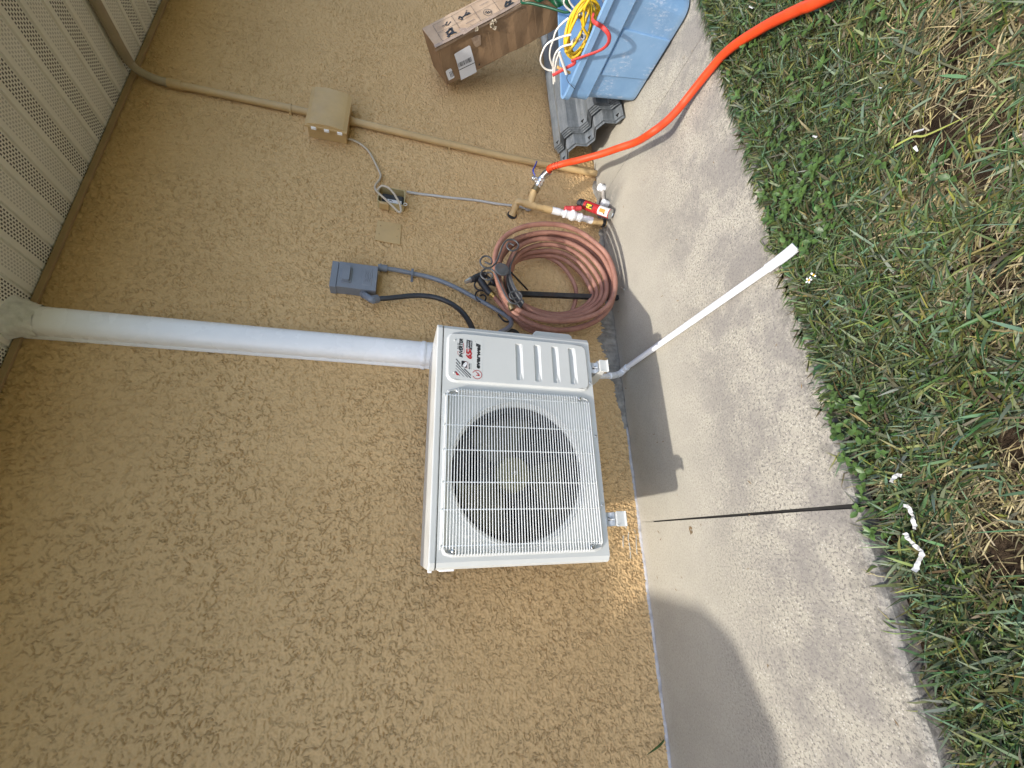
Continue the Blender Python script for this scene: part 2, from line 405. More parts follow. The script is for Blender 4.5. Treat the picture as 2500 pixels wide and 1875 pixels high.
class MB:
    RS = 1.0
    def __init__(s):
        s.v, s.f, s.mi, s.sm = [], [], [], []
    def add(s, vs, fs, mi=0, sm=False):
        o = len(s.v)
        s.v += [tuple(map(float, x)) for x in vs]
        for f in fs:
            s.f.append(tuple(i + o for i in f))
            s.mi.append(mi)
            s.sm.append(sm)
        return s
    def box(s, x0, x1, y0, y1, z0, z1, mi=0):
        vs = [(x, y, z) for x in (x0, x1) for y in (y0, y1) for z in (z0, z1)]
        return s.add(vs, [(0, 1, 3, 2), (4, 6, 7, 5), (0, 4, 5, 1), (2, 3, 7, 6), (0, 2, 6, 4), (1, 5, 7, 3)], mi)
    def obox(s, c, ax, ay, az, hx, hy, hz, mi=0):
        c = np.array(c, float)
        ax, ay, az = (np.array(a, float) for a in (ax, ay, az))
        vs = [c + i * hx * ax + j * hy * ay + k * hz * az for i in (-1, 1) for j in (-1, 1) for k in (-1, 1)]
        return s.add(vs, [(0, 1, 3, 2), (4, 6, 7, 5), (0, 4, 5, 1), (2, 3, 7, 6), (0, 2, 6, 4), (1, 5, 7, 3)], mi)
    def lathe(s, p0, axis, prof, n=24, mi=0, cap=(True, True), sm=True):
        a = nrm(axis)
        u, w_ = perp(a)
        p0 = np.array(p0, float)
        ring = [(math.cos(2 * math.pi * i / n), math.sin(2 * math.pi * i / n)) for i in range(n)]
        for (d0, r0), (d1, r1) in zip(prof[:-1], prof[1:]):
            vs = [p0 + a * d + (u * c + w_ * q) * r for d, r in ((d0, r0), (d1, r1)) for c, q in ring]
            s.add(vs, [(i, (i + 1) % n, n + (i + 1) % n, n + i) for i in range(n)], mi, sm)
        for k, (d, r) in ((0, prof[0]), (1, prof[-1])):
            if cap[k] and r > 1e-6:
                s.add([p0 + a * d + (u * c + w_ * q) * r for c, q in ring], [tuple(range(n)) if k else tuple(range(n - 1, -1, -1))], mi, False)
        return s
    def cyl(s, p0, p1, r0, r1=None, n=20, mi=0, cap=(True, True)):
        p0, p1 = np.array(p0, float), np.array(p1, float)
        return s.lathe(p0, p1 - p0, [(0, r0), (np.linalg.norm(p1 - p0), r0 if r1 is None else r1)], n, mi, cap)
    def sphere(s, c, r, n=14, mi=0, sq=(1, 1, 1)):
        c = np.array(c, float)
        vs, fs = [], []
        for j in range(n // 2 + 1):
            th = math.pi * j / (n // 2)
            for i in range(n):
                ph = 2 * math.pi * i / n
                vs.append(c + V(math.sin(th) * math.cos(ph) * sq[0], math.sin(th) * math.sin(ph) * sq[1], math.cos(th) * sq[2]) * r)
        for j in range(n // 2):
            for i in range(n):
                fs.append((j * n + i, (j + 1) * n + i, (j + 1) * n + (i + 1) % n, j * n + (i + 1) % n))
        return s.add(vs, fs, mi, True)
    def tube(s, pts, r, n=10, res=6, closed=False, mi=0, cap=True, flat=None, up=None, smooth=True):
        P = curve(pts, res, closed) if smooth else [np.array(p, float) for p in pts]
        m = len(P)
        if hasattr(r, '__len__'):
            rr = np.interp(np.linspace(0, 1, m), np.linspace(0, 1, len(r)), r)
        else:
            rr = [r] * m
        u = None
        vs, fs = [], []
        for i in range(m):
            if closed:
                d = P[(i + 1) % m] - P[i - 1]
            else:
                d = P[min(i + 1, m - 1)] - P[max(i - 1, 0)]
            d = nrm(d)
            if up is not None:
                u = nrm(np.cross(d, np.array(up, float)))
            elif u is None:
                u = perp(d)[0]
            else:
                u = nrm(u - d * (u @ d))
            v2 = np.cross(d, u)
            for k in range(n):
                a = 2 * math.pi * k / n
                fu, fv = (1, 1) if flat is None else flat
                vs.append(P[i] + (u * math.cos(a) * fu + v2 * math.sin(a) * fv) * rr[i] * MB.RS)
        for i in range(m if closed else m - 1):
            j = (i + 1) % m
            for k in range(n):
                fs.append((i * n + k, i * n + (k + 1) % n, j * n + (k + 1) % n, j * n + k))
        s.add(vs, fs, mi, True)
        if cap and not closed:
            s.add(vs[:n], [tuple(range(n - 1, -1, -1))], mi)
            s.add(vs[-n:], [tuple(range(n))], mi)
        return s
    def prism(s, poly, off, mi=0, sides=True):
        n = len(poly)
        off = np.array(off, float)
        A = [np.array(p, float) for p in poly]
        vs = A + [p + off for p in A]
        fs = [tuple(range(n - 1, -1, -1)), tuple(range(n, 2 * n))]
        fs += [(i, (i + 1) % n, n + (i + 1) % n, n + i) for i in range(n)]
        return s.add(vs, fs, mi)
    def ring(s, A, B, mi=0, sm=False):
        n = len(A)
        return s.add(list(A) + list(B), [(i, (i + 1) % n, n + (i + 1) % n, n + i) for i in range(n)], mi, sm)
    def cap(s, A, mi=0):
        return s.add(list(A), [tuple(range(len(A)))], mi)
    def build(s, name, mats, parent=None, bevel=0.0, seg=2, loc=None, fix=True):
        me = bpy.data.meshes.new(name)
        org = world_loc(parent) if parent is not None else (np.array(loc, float) if loc is not None else np.mean(np.array(s.v), 0))
        me.from_pydata([tuple(np.array(v) - org) for v in s.v], [], s.f)
        mats = mats if isinstance(mats, (list, tuple)) else [mats]
        for m in mats:
            me.materials.append(m)
        me.polygons.foreach_set('material_index', s.mi)
        me.polygons.foreach_set('use_smooth', s.sm)
        if fix:
            import bmesh
            b = bmesh.new()
            b.from_mesh(me)
            bmesh.ops.recalc_face_normals(b, faces=b.faces)
            b.to_mesh(me)
            b.free()
        me.update()
        ob = bpy.data.objects.new(name, me)
        COL.objects.link(ob)
        if parent is not None:
            ob.parent = parent
        else:
            ob.location = org
        if bevel > 0:
            md = ob.modifiers.new('bevel', 'BEVEL')
            md.width, md.segments, md.limit_method, md.angle_limit = bevel, seg, 'ANGLE', math.radians(35)
            md.harden_normals = False
        return ob
def world_loc(o):
    p = np.zeros(3)
    while o is not None:
        p += np.array(o.location)
        o = o.parent
    return p
def thing(name, label, cat, loc, group=None):
    o = bpy.data.objects.new(name, None)
    o.empty_display_size = 0.05
    COL.objects.link(o)
    o.location = tuple(map(float, loc))
    return tag(o, label, cat, group)
def tag(o, label=None, cat=None, group=None, kind=None):
    if label: o['label'] = label
    if cat: o['category'] = cat
    if group: o['group'] = group
    if kind: o['kind'] = kind
    return o
def rrect(x0, x1, z0, z1, r, n=6):
    out = []
    for cx, cz, a0 in ((x1 - r, z1 - r, 0), (x0 + r, z1 - r, 90), (x0 + r, z0 + r, 180), (x1 - r, z0 + r, 270)):
        for i in range(n + 1):
            a = math.radians(a0 + 90 * i / n)
            out.append((cx + r * math.cos(a), cz + r * math.sin(a)))
    return out
def cast(poly, c, ang):
    """distance from c to the polygon edge along each angle"""
    P = np.array(poly) - np.array(c)
    Q = np.roll(P, -1, 0)
    out = []
    for a in ang:
        d = np.array((math.cos(a), math.sin(a)))
        e = Q - P
        den = d[0] * e[:, 1] - d[1] * e[:, 0]
        den = np.where(abs(den) < 1e-12, 1e-12, den)
        t = (P[:, 0] * e[:, 1] - P[:, 1] * e[:, 0]) / den
        u = (P[:, 0] * d[1] - P[:, 1] * d[0]) / den
        ok = (t > 0) & (u >= -1e-9) & (u <= 1 + 1e-9)
        tt = t[ok].max() if ok.any() else 0
        out.append((c[0] + d[0] * tt, c[1] + d[1] * tt))
    return out
def angles(c, *polys, n=64):
    a = [2 * math.pi * i / n for i in range(n)]
    for p in polys:
        a += [math.atan2(q[1] - c[1], q[0] - c[0]) % (2 * math.pi) for q in p]
    return sorted(set(round(x, 5) for x in a))
def rect(x0, x1, z0, z1):
    return [(x0, z0), (x1, z0), (x1, z1), (x0, z1)]
def toy(poly, y):
    return [(p[0], y, p[1]) for p in poly]

_txt = {}
def text_geo(body, bold=0.0, shear=0.0):
    key = (body, bold, shear)
    if key not in _txt:
        c = bpy.data.curves.new('t', 'FONT')
        c.body, c.offset, c.shear, c.resolution_u = body, bold, shear, 3
        o = bpy.data.objects.new('t', c)
        COL.objects.link(o)
        dg = bpy.context.evaluated_depsgraph_get()
        me = o.evaluated_get(dg).to_mesh()
        vs = np.array([v.co[:] for v in me.vertices])[:, :2]
        fs = [tuple(p.vertices) for p in me.polygons]
        o.evaluated_get(dg).to_mesh_clear()
        bpy.data.objects.remove(o)
        bpy.data.curves.remove(c)
        lo, hi = vs.min(0), vs.max(0)
        _txt[key] = ((vs - lo) / (hi - lo), fs)
    return _txt[key]
def put_text(mb, body, p0, ex, ey, bold=0.02, shear=0.0, mi=0):
    """p0 lower left corner; ex and ey span the whole word's width and height"""
    vs, fs = text_geo(body, bold, shear)
    p0, ex, ey = (np.array(a, float) for a in (p0, ex, ey))
    mb.add([p0 + ex * a + ey * b for a, b in vs], fs, mi)

# ------------------------------------------------------------------ ground and walkway
YE = -0.978                                                     # outer edge of the walkway
JX = (0.1118, 1.962)                                            # its two joints
mb = MB()
mb.add([(-60, -60, -0.062), (60, -60, -0.062), (60, 0.5, -0.062), (-60, 0.5, -0.062)], [(0, 1, 2, 3)])
tag(mb.build('lawn_soil', M['soil']), kind='structure')

def wob(x, a, f, ph):
    return a * (math.sin(x * f + ph) + 0.6 * math.sin(x * f * 2.7 + ph * 2.1) + 0.35 * math.sin(x * f * 6.1 + ph * 0.7))
mb = MB()
for x0, x1 in ((-6.0, JX[0] - 0.005), (JX[0] + 0.005, JX[1] - 0.0022), (JX[1] + 0.0022, 9.0)):
    lo, hi = max(x0, -1.2), min(x1, 3.2)
    xs_ = sorted(set([x0, x1] + list(np.arange(lo, hi, 0.012))))
    xs_ = [x for x in xs_ if x0 <= x <= x1]
    prof = []
    for x in xs_:
        y0 = -0.009 + wob(x, 0.0022, 31, 1.0)
        ye = YE + wob(x, 0.0028, 9, 0.3)
        def jt(yv):
            for J_ in JX[:1]:
                if abs(x - J_) < 0.0056:
                    return J_ + math.copysign(0.0018 + 0.0036 * min(1, -yv / 0.978) + 0.0007 * math.sin(yv * 31 + (x > J_)), x - J_)
            return x
        prof.append([(jt(q[1]), q[1], q[2]) for q in ((x, y0, -0.10), (x, y0, -0.003), (x, y0 - 0.004, 0.0), (x, -0.12, 0.0), (x, -0.2, 0.0), (x, -0.3, 0.0), (x, -0.42, 0.0), (x, -0.55, 0.0), (x, -0.7, 0.0), (x, -0.84, 0.0), (x, ye + 0.016, 0.0),
                     (x, ye + 0.006, -0.0035), (x, ye, -0.012), (x, ye - 0.004, -0.10))])
    k = len(prof[0])
    vs = [p for pr in prof for p in pr]
    fs = [(i * k + j, i * k + j + 1, (i + 1) * k + j + 1, (i + 1) * k + j) for i in range(len(prof) - 1) for j in range(k - 1)]
    fs += [tuple(range(k)), tuple((len(prof) - 1) * k + j for j in range(k - 1, -1, -1))]
    mb.add(vs, fs)
walk = tag(mb.build('walkway', M['concrete'], loc=(0, 0, 0)), kind='structure')
mb = MB()
mb.box(JX[0] - 0.0058, JX[0] + 0.0058, YE + 0.004, -0.115, -0.09, -0.0045)
mb.box(JX[1] - 0.0022, JX[1] + 0.0022, YE + 0.004, -0.015, -0.09, -0.006)
mb.build('joint_filler', M['jointfill'], walk)
mb = MB()
mb.box(JX[0] - 0.0017, JX[0] + 0.0017, -0.115, -0.016, -0.09, -0.0004)
mb.build('joint_mortar', M['concrete'], walk)

# ------------------------------------------------------------------ house: wall, trim, soffit, roof
ZS = 2.446                                                      # soffit height
EAVE = 0.715
house = thing('house', 'tan stucco house wall under a perforated soffit, carrying the air conditioner', 'house', (0, 0, 0))
def perlin(x, y, seed):
    g = np.random.default_rng(seed)
    pm = g.permutation(256)
    th = g.uniform(0, 2 * np.pi, 256).astype(np.float32)
    gx, gy = np.cos(th), np.sin(th)
    xi, yi = np.floor(x).astype(np.int32), np.floor(y).astype(np.int32)
    xf, yf = (x - xi).astype(np.float32), (y - yi).astype(np.float32)
    u, v = xf ** 3 * (xf * (xf * 6 - 15) + 10), yf ** 3 * (yf * (yf * 6 - 15) + 10)
    def gr_(i, j, dx, dy):
        k = pm[(pm[i & 255] + j) & 255]
        return gx[k] * dx + gy[k] * dy
    a0 = gr_(xi, yi, xf, yf) * (1 - u) + gr_(xi + 1, yi, xf - 1, yf) * u
    a1 = gr_(xi, yi + 1, xf, yf - 1) * (1 - u) + gr_(xi + 1, yi + 1, xf - 1, yf - 1) * u
    return (a0 * (1 - v) + a1 * v) * 1.5
def sst(v, lo, hi):
    t = np.clip((v - lo) / (hi - lo), 0, 1)
    return t * t * (3 - 2 * t)
def stucco_wall():
    """knock-down stucco: a finely meshed face with real worm-like cracks and trowel relief"""
    st_ = 0.0027
    gxs = np.concatenate([np.arange(-1.9, -0.95, 0.006), np.arange(-0.95, 3.1, st_), np.arange(3.1, 5.6, 0.006)])
    gzs = np.append(np.arange(-0.10, ZS - 0.001, st_), ZS)
    X, Z = np.meshgrid(gxs, gzs)
    X, Z = X.ravel(), Z.ravel()
    wx, wz = perlin(X * 30, Z * 30, 1), perlin(X * 30 + 9, Z * 30, 2)
    qx, qz = X + wx * 0.010, Z + wz * 0.010
    ar = 0.74 + 0.26 * sst(perlin(X * 3.1, Z * 3.1, 7) + 0.5 * perlin(X * 9, Z * 9, 8), -0.35, 0.15)
    crack, lip = np.zeros_like(X), np.zeros_like(X)
    for sd_, f_, fm, lo in ((3, 23, 22, 0.02), (4, 36, 30, 0.03), (12, 52, 44, 0.06)):
        nn = np.abs(perlin(qx * f_, qz * f_, sd_))
        mk = sst(perlin(X * fm, Z * fm, sd_ + 40), lo, lo + 0.13)
        wd_ = 0.0018 * f_ * 1.25
        crack = np.maximum(crack, sst(-nn, -wd_ * 1.35, -wd_ * 0.35) * mk)
        lip = np.maximum(lip, sst(-nn, -wd_ * 3.2, -wd_ * 1.4) * mk)
    crack = crack * ar
    lip = lip * (1 - crack) * ar
    h = 0.0022 * lip - 0.0052 * crack + 0.0026 * perlin(X * 58, Z * 58, 9) + 0.0024 * perlin(X * 118, Z * 118, 10) + 0.0014 * perlin(X * 14, Z * 14, 11)
    nx, nz = len(gxs), len(gzs)
    V_ = np.stack([X, -h, Z], 1).astype(np.float32)
    i = np.arange((nz - 1) * nx).reshape(nz - 1, nx)[:, :-1].ravel()
    Q = np.stack([i, i + 1, i + nx + 1, i + nx], 1)
    ext = []
    def bx_(x0, x1, y0, y1, z0, z1):
        return np.array([(x, y, z) for x in (x0, x1) for y in (y0, y1) for z in (z0, z1)], np.float32)
    bq = np.array([(0, 1, 3, 2), (4, 6, 7, 5), (0, 4, 5, 1), (2, 3, 7, 6), (0, 2, 6, 4), (1, 5, 7, 3)])
    for b_ in (bx_(-6, gxs[0], 0.0, 0.22, -0.1, ZS + 0.1), bx_(gxs[-1], 9, 0.0, 0.22, -0.1, ZS + 0.1), bx_(gxs[0], gxs[-1], 0.012, 0.22, -0.1, ZS + 0.1)):
        Q = np.concatenate([Q, bq + len(V_)])
        V_ = np.concatenate([V_, b_])
    me = bpy.data.meshes.new('wall')
    me.vertices.add(len(V_))
    me.vertices.foreach_set('co', V_.ravel())
    me.loops.add(Q.size)
    me.loops.foreach_set('vertex_index', Q.ravel().astype(np.int32))
    me.polygons.add(len(Q))
    me.polygons.foreach_set('loop_start', (np.arange(len(Q)) * 4).astype(np.int32))
    me.update(calc_edges=True)
    sm = np.ones(len(Q), bool)
    sm[-18:] = False
    me.polygons.foreach_set('use_smooth', sm)
    at_ = me.attributes.new('crack', 'FLOAT', 'POINT')
    at_.data.foreach_set('value', np.concatenate([crack ** 2.2, np.zeros(len(V_) - len(crack))]).astype(np.float32))
    me.materials.append(M['stucco'])
    ob = bpy.data.objects.new('wall', me)
    COL.objects.link(ob)
    ob.parent = house
stucco_wall()
mb = MB()
mb.box(-6, 9, -0.013, 0.0, ZS - 0.026, ZS - 0.004)
mb.build('trim_board', M['trim'], house, 0.002)
U, X0 = 0.10902, 1.29305
mb = MB()
pr = []
for k in range(-68, 72):
    x = X0 + k * U
    pr += [(x - 0.011, ZS), (x - 0.001, ZS + 0.007), (x + 0.001, ZS + 0.009), (x + 0.003, ZS)]
pr = [p for p in pr if -6 <= p[0] <= 9]
n = len(pr)
vs = [(x, 0.0, z) for x, z in pr] + [(x, -EAVE, z) for x, z in pr]
mb.add(vs, [(i, i + 1, n + i + 1, n + i) for i in range(n - 1)])
mb.build('soffit', M['soffit'], house, fix=False)
mb = MB()
mb.box(-6, 9, -EAVE - 0.02, -EAVE, ZS - 0.03, ZS + 0.15)
mb.build('fascia', M['fascia'], house, 0.003)
mb = MB()
mb.prism([(-6, -EAVE - 0.06, ZS + 0.152), (-6, 3.0, ZS + 1.5), (-6, 3.0, ZS + 1.56), (-6, -EAVE - 0.06, ZS + 0.20)], (15, 0, 0))
# added roof piece, unseen on the left, shaped to shade the near slab
mb.prism([(-6.0, -1.36, ZS - 0.03), (-1.92, -1.36, ZS - 0.03), (-1.80, -1.30, ZS - 0.03), (-1.735, -1.17, ZS - 0.03), (-1.72, -0.705, ZS - 0.03), (-6.0, -0.705, ZS - 0.03)], (0, 0, 0.17))
mb.build('roof', M['shingle'], house)
# grey mortar smears at the foot of the wall, white caulk along the joint, drips of white paint
def smear(mb, x0, x1, zf, y=-0.0035, seed=0, step=0.006):
    xs_ = np.arange(x0, x1, step)
    r = np.random.default_rng(seed)
    j = np.convolve(r.normal(0, 2.2, len(xs_)), np.ones(7) / 7, 'same') + 0.25 * r.normal(0, 1, len(xs_))
    top = [max(0.002, zf(x) * (1 + 0.22 * jj)) for x, jj in zip(xs_, j)]
    vs = [(x, y - 0.002, -0.03) for x in xs_] + [(x, y - 0.001 * abs(jj), t) for x, t, jj in zip(xs_, top, j)] + [(x, 0.001, t + 0.003) for x, t in zip(xs_, top)]
    n = len(xs_)
    mb.add(vs, [(i, i + 1, n + i + 1, n + i) for i in range(n - 1)] + [(n + i, n + i + 1, 2 * n + i + 1, 2 * n + i) for i in range(n - 1)], 0, True)
mb = MB()
smear(mb, 0.55, 1.78, lambda x: 0.012 + 0.075 * math.exp(-((x - 1.02) / 0.27) ** 2) + 0.03 * math.exp(-((x - 1.55) / 0.12) ** 2), seed=3)
smear(mb, 1.80, 2.15, lambda x: 0.018 + 0.012 * math.sin(x * 40), seed=5)
mb.build('mortar_smear', M['mortar'], house)
mb = MB()
smear(mb, -1.2, 0.56, lambda x: 0.003 + 0.002 * math.sin(x * 23), y=-0.006, seed=9)
mb.build('caulk_bead', M['caulk'], house)
mb = MB()
for (pts, wd) in (([(1510, 470), (1480, 700), (1530, 1000), (1545, 1330)], 0.0035), ([(1350, 640), (1340, 800), (1345, 960)], 0.003),
                  ([(1640, 470), (1690, 620), (1700, 900), (1720, 1150)], 0.003), ([(1290, 150), (1310, 240), (1360, 330), (1440, 440)], 0.004)):
    P = curve([hit((1400 + a / 11.06, 1250 + b / 11.06), 1, -0.001) for a, b in pts], 5)
    mb.tube(P, [wd, wd * 0.6, wd, wd * 0.5], 6, smooth=False, flat=(1, 0.35), up=(0, 1, 0))
mb.build('paint_drip', M['drip'], house)

# ------------------------------------------------------------------ air conditioner outdoor unit
YF = -0.45
XL, XR, ZB_, ZT = -0.020, 0.786, 0.3988, 0.980
ac = thing('air_conditioner', 'off-white outdoor air conditioner unit with a round fan behind a wire grille', 'air conditioner', (0.38, -0.28, ZB_))
ZLID = 0.9585
mb = MB()
base = [(XL, -0.12), (XL, YF + 0.020), (XL + 0.006, YF + 0.007), (0.0, YF), (0.766, YF), (XR - 0.006, YF + 0.007), (XR, YF + 0.020), (XR, -0.12)]
lo = [(x, y, ZB_) for x, y in base]
hi = [(x, y, ZLID - 0.0015) for x, y in base]
n = len(base)
mb.add(lo + hi, [(i, (i + 1) % n, n + (i + 1) % n, n + i) for i in range(n) if i != 3] + [tuple(range(n))])
def zone(mb, rc, out, inn, dy, inner=None):
    """flat front zone rc with a raised plateau: outline out at the face, inn at the plateau"""
    c = ((out[0][0] + out[len(out) // 2][0]) / 2, (out[0][1] + out[len(out) // 2][1]) / 2)
    an = angles(c, rc, n=96)
    A, B, D = cast(rc, c, an), cast(out, c, an), cast(inn, c, an)
    mb.ring(toy(A, YF), toy(B, YF))
    m2 = [(b[0] * 0.75 + d[0] * 0.25, b[1] * 0.75 + d[1] * 0.25) for b, d in zip(B, D)]
    m3 = [(b[0] * 0.25 + d[0] * 0.75, b[1] * 0.25 + d[1] * 0.75) for b, d in zip(B, D)]
    mb.ring(toy(B, YF), toy(m2, YF - dy * 0.12))
    mb.ring(toy(m2, YF - dy * 0.12), toy(m3, YF - dy * 0.88))
    mb.ring(toy(m3, YF - dy * 0.88), toy(D, YF - dy))
    return c, an, D
DY = 0.0085
XS = 0.552
FC, FR = (0.2710, 0.6900), 0.2260
o1 = rrect(0.012, 0.543, 0.416, 0.948, 0.030)
i1 = rrect(0.0205, 0.5345, 0.4245, 0.9395, 0.024)
_, an, D = zone(mb, rect(0.0, XS, ZB_, ZLID - 0.0015), o1, i1, DY)
an2 = angles(FC, i1[::3], n=120)
i3 = rrect(0.0255, 0.5295, 0.4295, 0.9345, 0.020)
YR = YF + 0.010
P1, P3 = cast(i1, FC, an2), cast(i3, FC, an2)
def circ(r):
    return [(FC[0] + r * math.cos(a), FC[1] + r * math.sin(a)) for a in an2]
mb.ring(toy(P1, YF - DY), toy(P3, YR))
mb.ring(toy(P3, YR), toy(circ(FR + 0.016), YR))
yy = [(FR + 0.016, YR), (FR + 0.013, YR - 0.004), (FR + 0.010, YR - 0.004), (FR + 0.006, YR + 0.006), (FR, YR + 0.016), (FR - 0.001, YF + 0.050)]
for (ra, ya), (rb, yb) in zip(yy[:-1], yy[1:]):
    mb.ring(toy(circ(ra), ya), toy(circ(rb), yb), 0, True)
o2 = rrect(0.5615, 0.7545, 0.412, 0.947, 0.030)
i2 = rrect(0.570, 0.746, 0.4205, 0.9385, 0.024)
# service panel: plateau with four recessed louvre slots
cc, an3, D2 = zone(mb, rect(XS, 0.766, ZB_, ZLID - 0.0015), o2, i2, DY)
slots = []
for s in (((650, 200), (695, 200), (697, 425), (655, 420)), ((765, 207), (805, 207), (812, 432), (768, 430)),
          ((872, 217), (915, 217), (922, 440), (880, 437)), ((976, 226), (1020, 228), (1030, 450), (985, 446))):
    q = [hit(zp('A', p), 1, YF - DY) for p in s]
    zt, zb = (q[0][2] + q[3][2]) / 2, (q[1][2] + q[2][2]) / 2
    xr, xl = (q[0][0] + q[1][0]) / 2, (q[2][0] + q[3][0]) / 2
    slots.append((xl, xr, zb, zt))
slots.sort(key=lambda s: -s[2])
zed = [0.92] + [(slots[i][2] + slots[i + 1][3]) / 2 for i in range(3)] + [0.432]
xe = (0.584, 0.733)
A2 = cast(i2, cc, angles(cc, rect(xe[0], xe[1], zed[4], zed[0]), n=96))
B2 = cast(rect(xe[0], xe[1], zed[4], zed[0]), cc, angles(cc, rect(xe[0], xe[1], zed[4], zed[0]), n=96))
mb.ring(toy(A2, YF - DY), toy(B2, YF - DY))
for k, (xl, xr, zb, zt) in enumerate(slots):
    rc = rect(xe[0], xe[1], zed[k + 1], zed[k])
    so = rrect(xl, xr, zb, zt, 0.003, 2)
    si = rrect(xl + 0.003, xr - 0.003, zb + 0.009, zt - 0.003, 0.002, 2)
    c = ((xl + xr) / 2, (zb + zt) / 2)
    a = angles(c, rc, so, n=24)
    A, B, S = cast(rc, c, a), cast(so, c, a), cast(si, c, a)
    mb.ring(toy(A, YF - DY), toy(B, YF - DY))
    mb.ring(toy(B, YF - DY), toy(S, YF - DY + 0.007))
    mb.cap(toy(S, YF - DY + 0.007))
mb.build('cabinet', M['cabinet'], ac, 0.0012)
mb = MB()
g = 0.0018
lid = [(XL - g, -0.115), (XL - g, YF + 0.020), (XL + 0.005, YF + 0.006), (0.0, YF - g), (0.766, YF - g), (XR - 0.005, YF + 0.006), (XR + g, YF + 0.020), (XR + g, -0.115)]
mb.prism([(x, y, ZLID) for x, y in lid], (0, 0, ZT - ZLID))
mb.build('lid', M['cabinet'], ac, 0.0045, 3)
# dark inside: shroud, coil, motor bracket, motor, fan
mb = MB()
mb.lathe((FC[0], YF + 0.036, FC[1]), (0, 1, 0), [(0, FR - 0.0015), (0.075, FR - 0.002), (0.10, FR + 0.02)], 72, 0, (False, False))
mb.build('fan_shroud', M['motor'], ac)
mb = MB()
mb.box(XL + 0.01, 0.545, -0.165, -0.155, ZB_ + 0.01, ZT - 0.03)
for k in range(88):
    x = 0.0 + k * 0.006
    mb.box(x, x + 0.0012, -0.180, -0.165, ZB_ + 0.02, ZT - 0.04)
mb.build('condenser_coil', M['coilfin'], ac)
mb = MB()
mb.box(0.545, 0.55, -0.42, -0.13, ZB_ + 0.01, ZT - 0.03)
mb.build('divider_plate', M['dark'], ac)
mb = MB()
for z in (0.625, 0.772):
    mb.box(0.02, 0.54, -0.222, -0.205, z - 0.016, z + 0.016)
mb.build('motor_bracket', M['motor'], ac, 0.002)
mb = MB()
HUB = (FC[0], FC[1] + 0.002)
mb.cyl((HUB[0], -0.225, HUB[1]), (HUB[0], -0.30, HUB[1]), 0.066, n=40)
mb.build('motor', M['motor'], ac, 0.006)
fan = MB()
for k in range(3):
    a0 = math.radians(-4 + 120 * k)
    vs = []
    nu, nv = 14, 14
    for i in range(nu + 1):
        s = i / nu
        r = 0.060 + s * 0.145
        span = math.radians(56 + 22 * s - 10 * s * s)
        lead = a0 - 0.30 * s
        for j in range(nv + 1):
            t = j / nv
            a = lead + span * t
            y = -0.362 + 0.070 * t + 0.010 * math.sin(math.pi * t) - 0.010 * s
            vs.append((HUB[0] + r * math.cos(a), y, HUB[1] + r * math.sin(a)))
    m = nv + 1
    fan.add(vs, [(i * m + j, i * m + j + 1, (i + 1) * m + j + 1, (i + 1) * m + j) for i in range(nu) for j in range(nv)], 0, True)
fb = fan.build('fan', M['fan'], ac)
mb = MB()
mb.lathe((HUB[0], -0.375, HUB[1]), (0, 1, 0), [(0, 0.010), (0.0005, 0.042), (0.006, 0.056), (0.018, 0.062), (0.075, 0.064)], 48, 0, (True, False))
mb.build('hub', simple('olive_fan_hub', (0.15, 0.142, 0.065), 0.4), fb)
sd = fb.modifiers.new('thick', 'SOLIDIFY')
sd.thickness = 0.0028
mb = MB()
mb.cyl((HUB[0], -0.387, HUB[1]), (HUB[0], -0.375, HUB[1]), 0.0075, n=6)
mb.build('fan_nut', M['chrome'], fb, 0.001)
for q in ((545, 915), (700, 1082)):
    p = hit(zp('A', q), 1, -0.235)
    mb = MB()
    mb.cyl(p + V(0, -0.012, 0), p + V(0, 0.012, 0), 0.008, n=6)
    mb.cyl(p + V(0, 0.002, 0), p + V(0, 0.012, 0), 0.014, n=16)
    mb.build('bracket_bolt', M['chrome'], ac, 0.001)
# wire grille
gr = MB()
yg = YF - 0.0105
zlo, zhi, N = 0.4265, 0.9485, 57
short = 5
for i in range(N):
    z = zlo + (zhi - zlo) * i / (N - 1)
    x0, x1 = (0.0165, 0.5395) if short <= i < N - short else (0.036, 0.520)
    gr.tube([(x0 + 0.004, YR, z), (x0, yg + 0.003, z), (x0 + 0.003, yg, z), (x1 - 0.003, yg, z), (x1, yg + 0.003, z), (x1 - 0.004, YR, z)],
            0.00135, 6, smooth=False)
for x in (0.5145, 0.4125, 0.331, 0.2295, 0.1475, 0.0445):
    gr.tube([(x, YR, zhi - 0.006), (x, yg + 0.0030, zhi + 0.001), (x, yg + 0.0030, zlo - 0.001), (x, YR, zlo + 0.006)], 0.0018, 6, smooth=False)
gr.build('grille', M['wire'], ac)
for q in ((295, 488), (1043, 537), (268, 1472), (1120, 1448)):
    p = hit(zp('A', q), 1, YF - 0.004)
    mb = MB()
    mb.lathe(p, (0, -1, 0), [(-0.016, 0.0065), (0.004, 0.0062), (0.0055, 0.0045), (0.006, 0.001)], 16)
    mb.box(p[0] - 0.004, p[0] + 0.004, p[1] - 0.0063, p[1] - 0.0058, p[2] - 0.0009, p[2] + 0.0009, 1)
    mb.build('grille_screw', [M['chrome'], M['dark']], ac)
for q in ((1108, 438), (1140, 765), (1182, 1187)):
    p = hit(zp('A', q), 1, YF)
    mb = MB()
    mb.lathe(p, (0, -1, 0), [(-0.001, 0.005), (0.002, 0.005), (0.004, 0.003), (0.0042, 0.0005)], 14)
    mb.build('panel_screw', M['zinc'], ac)
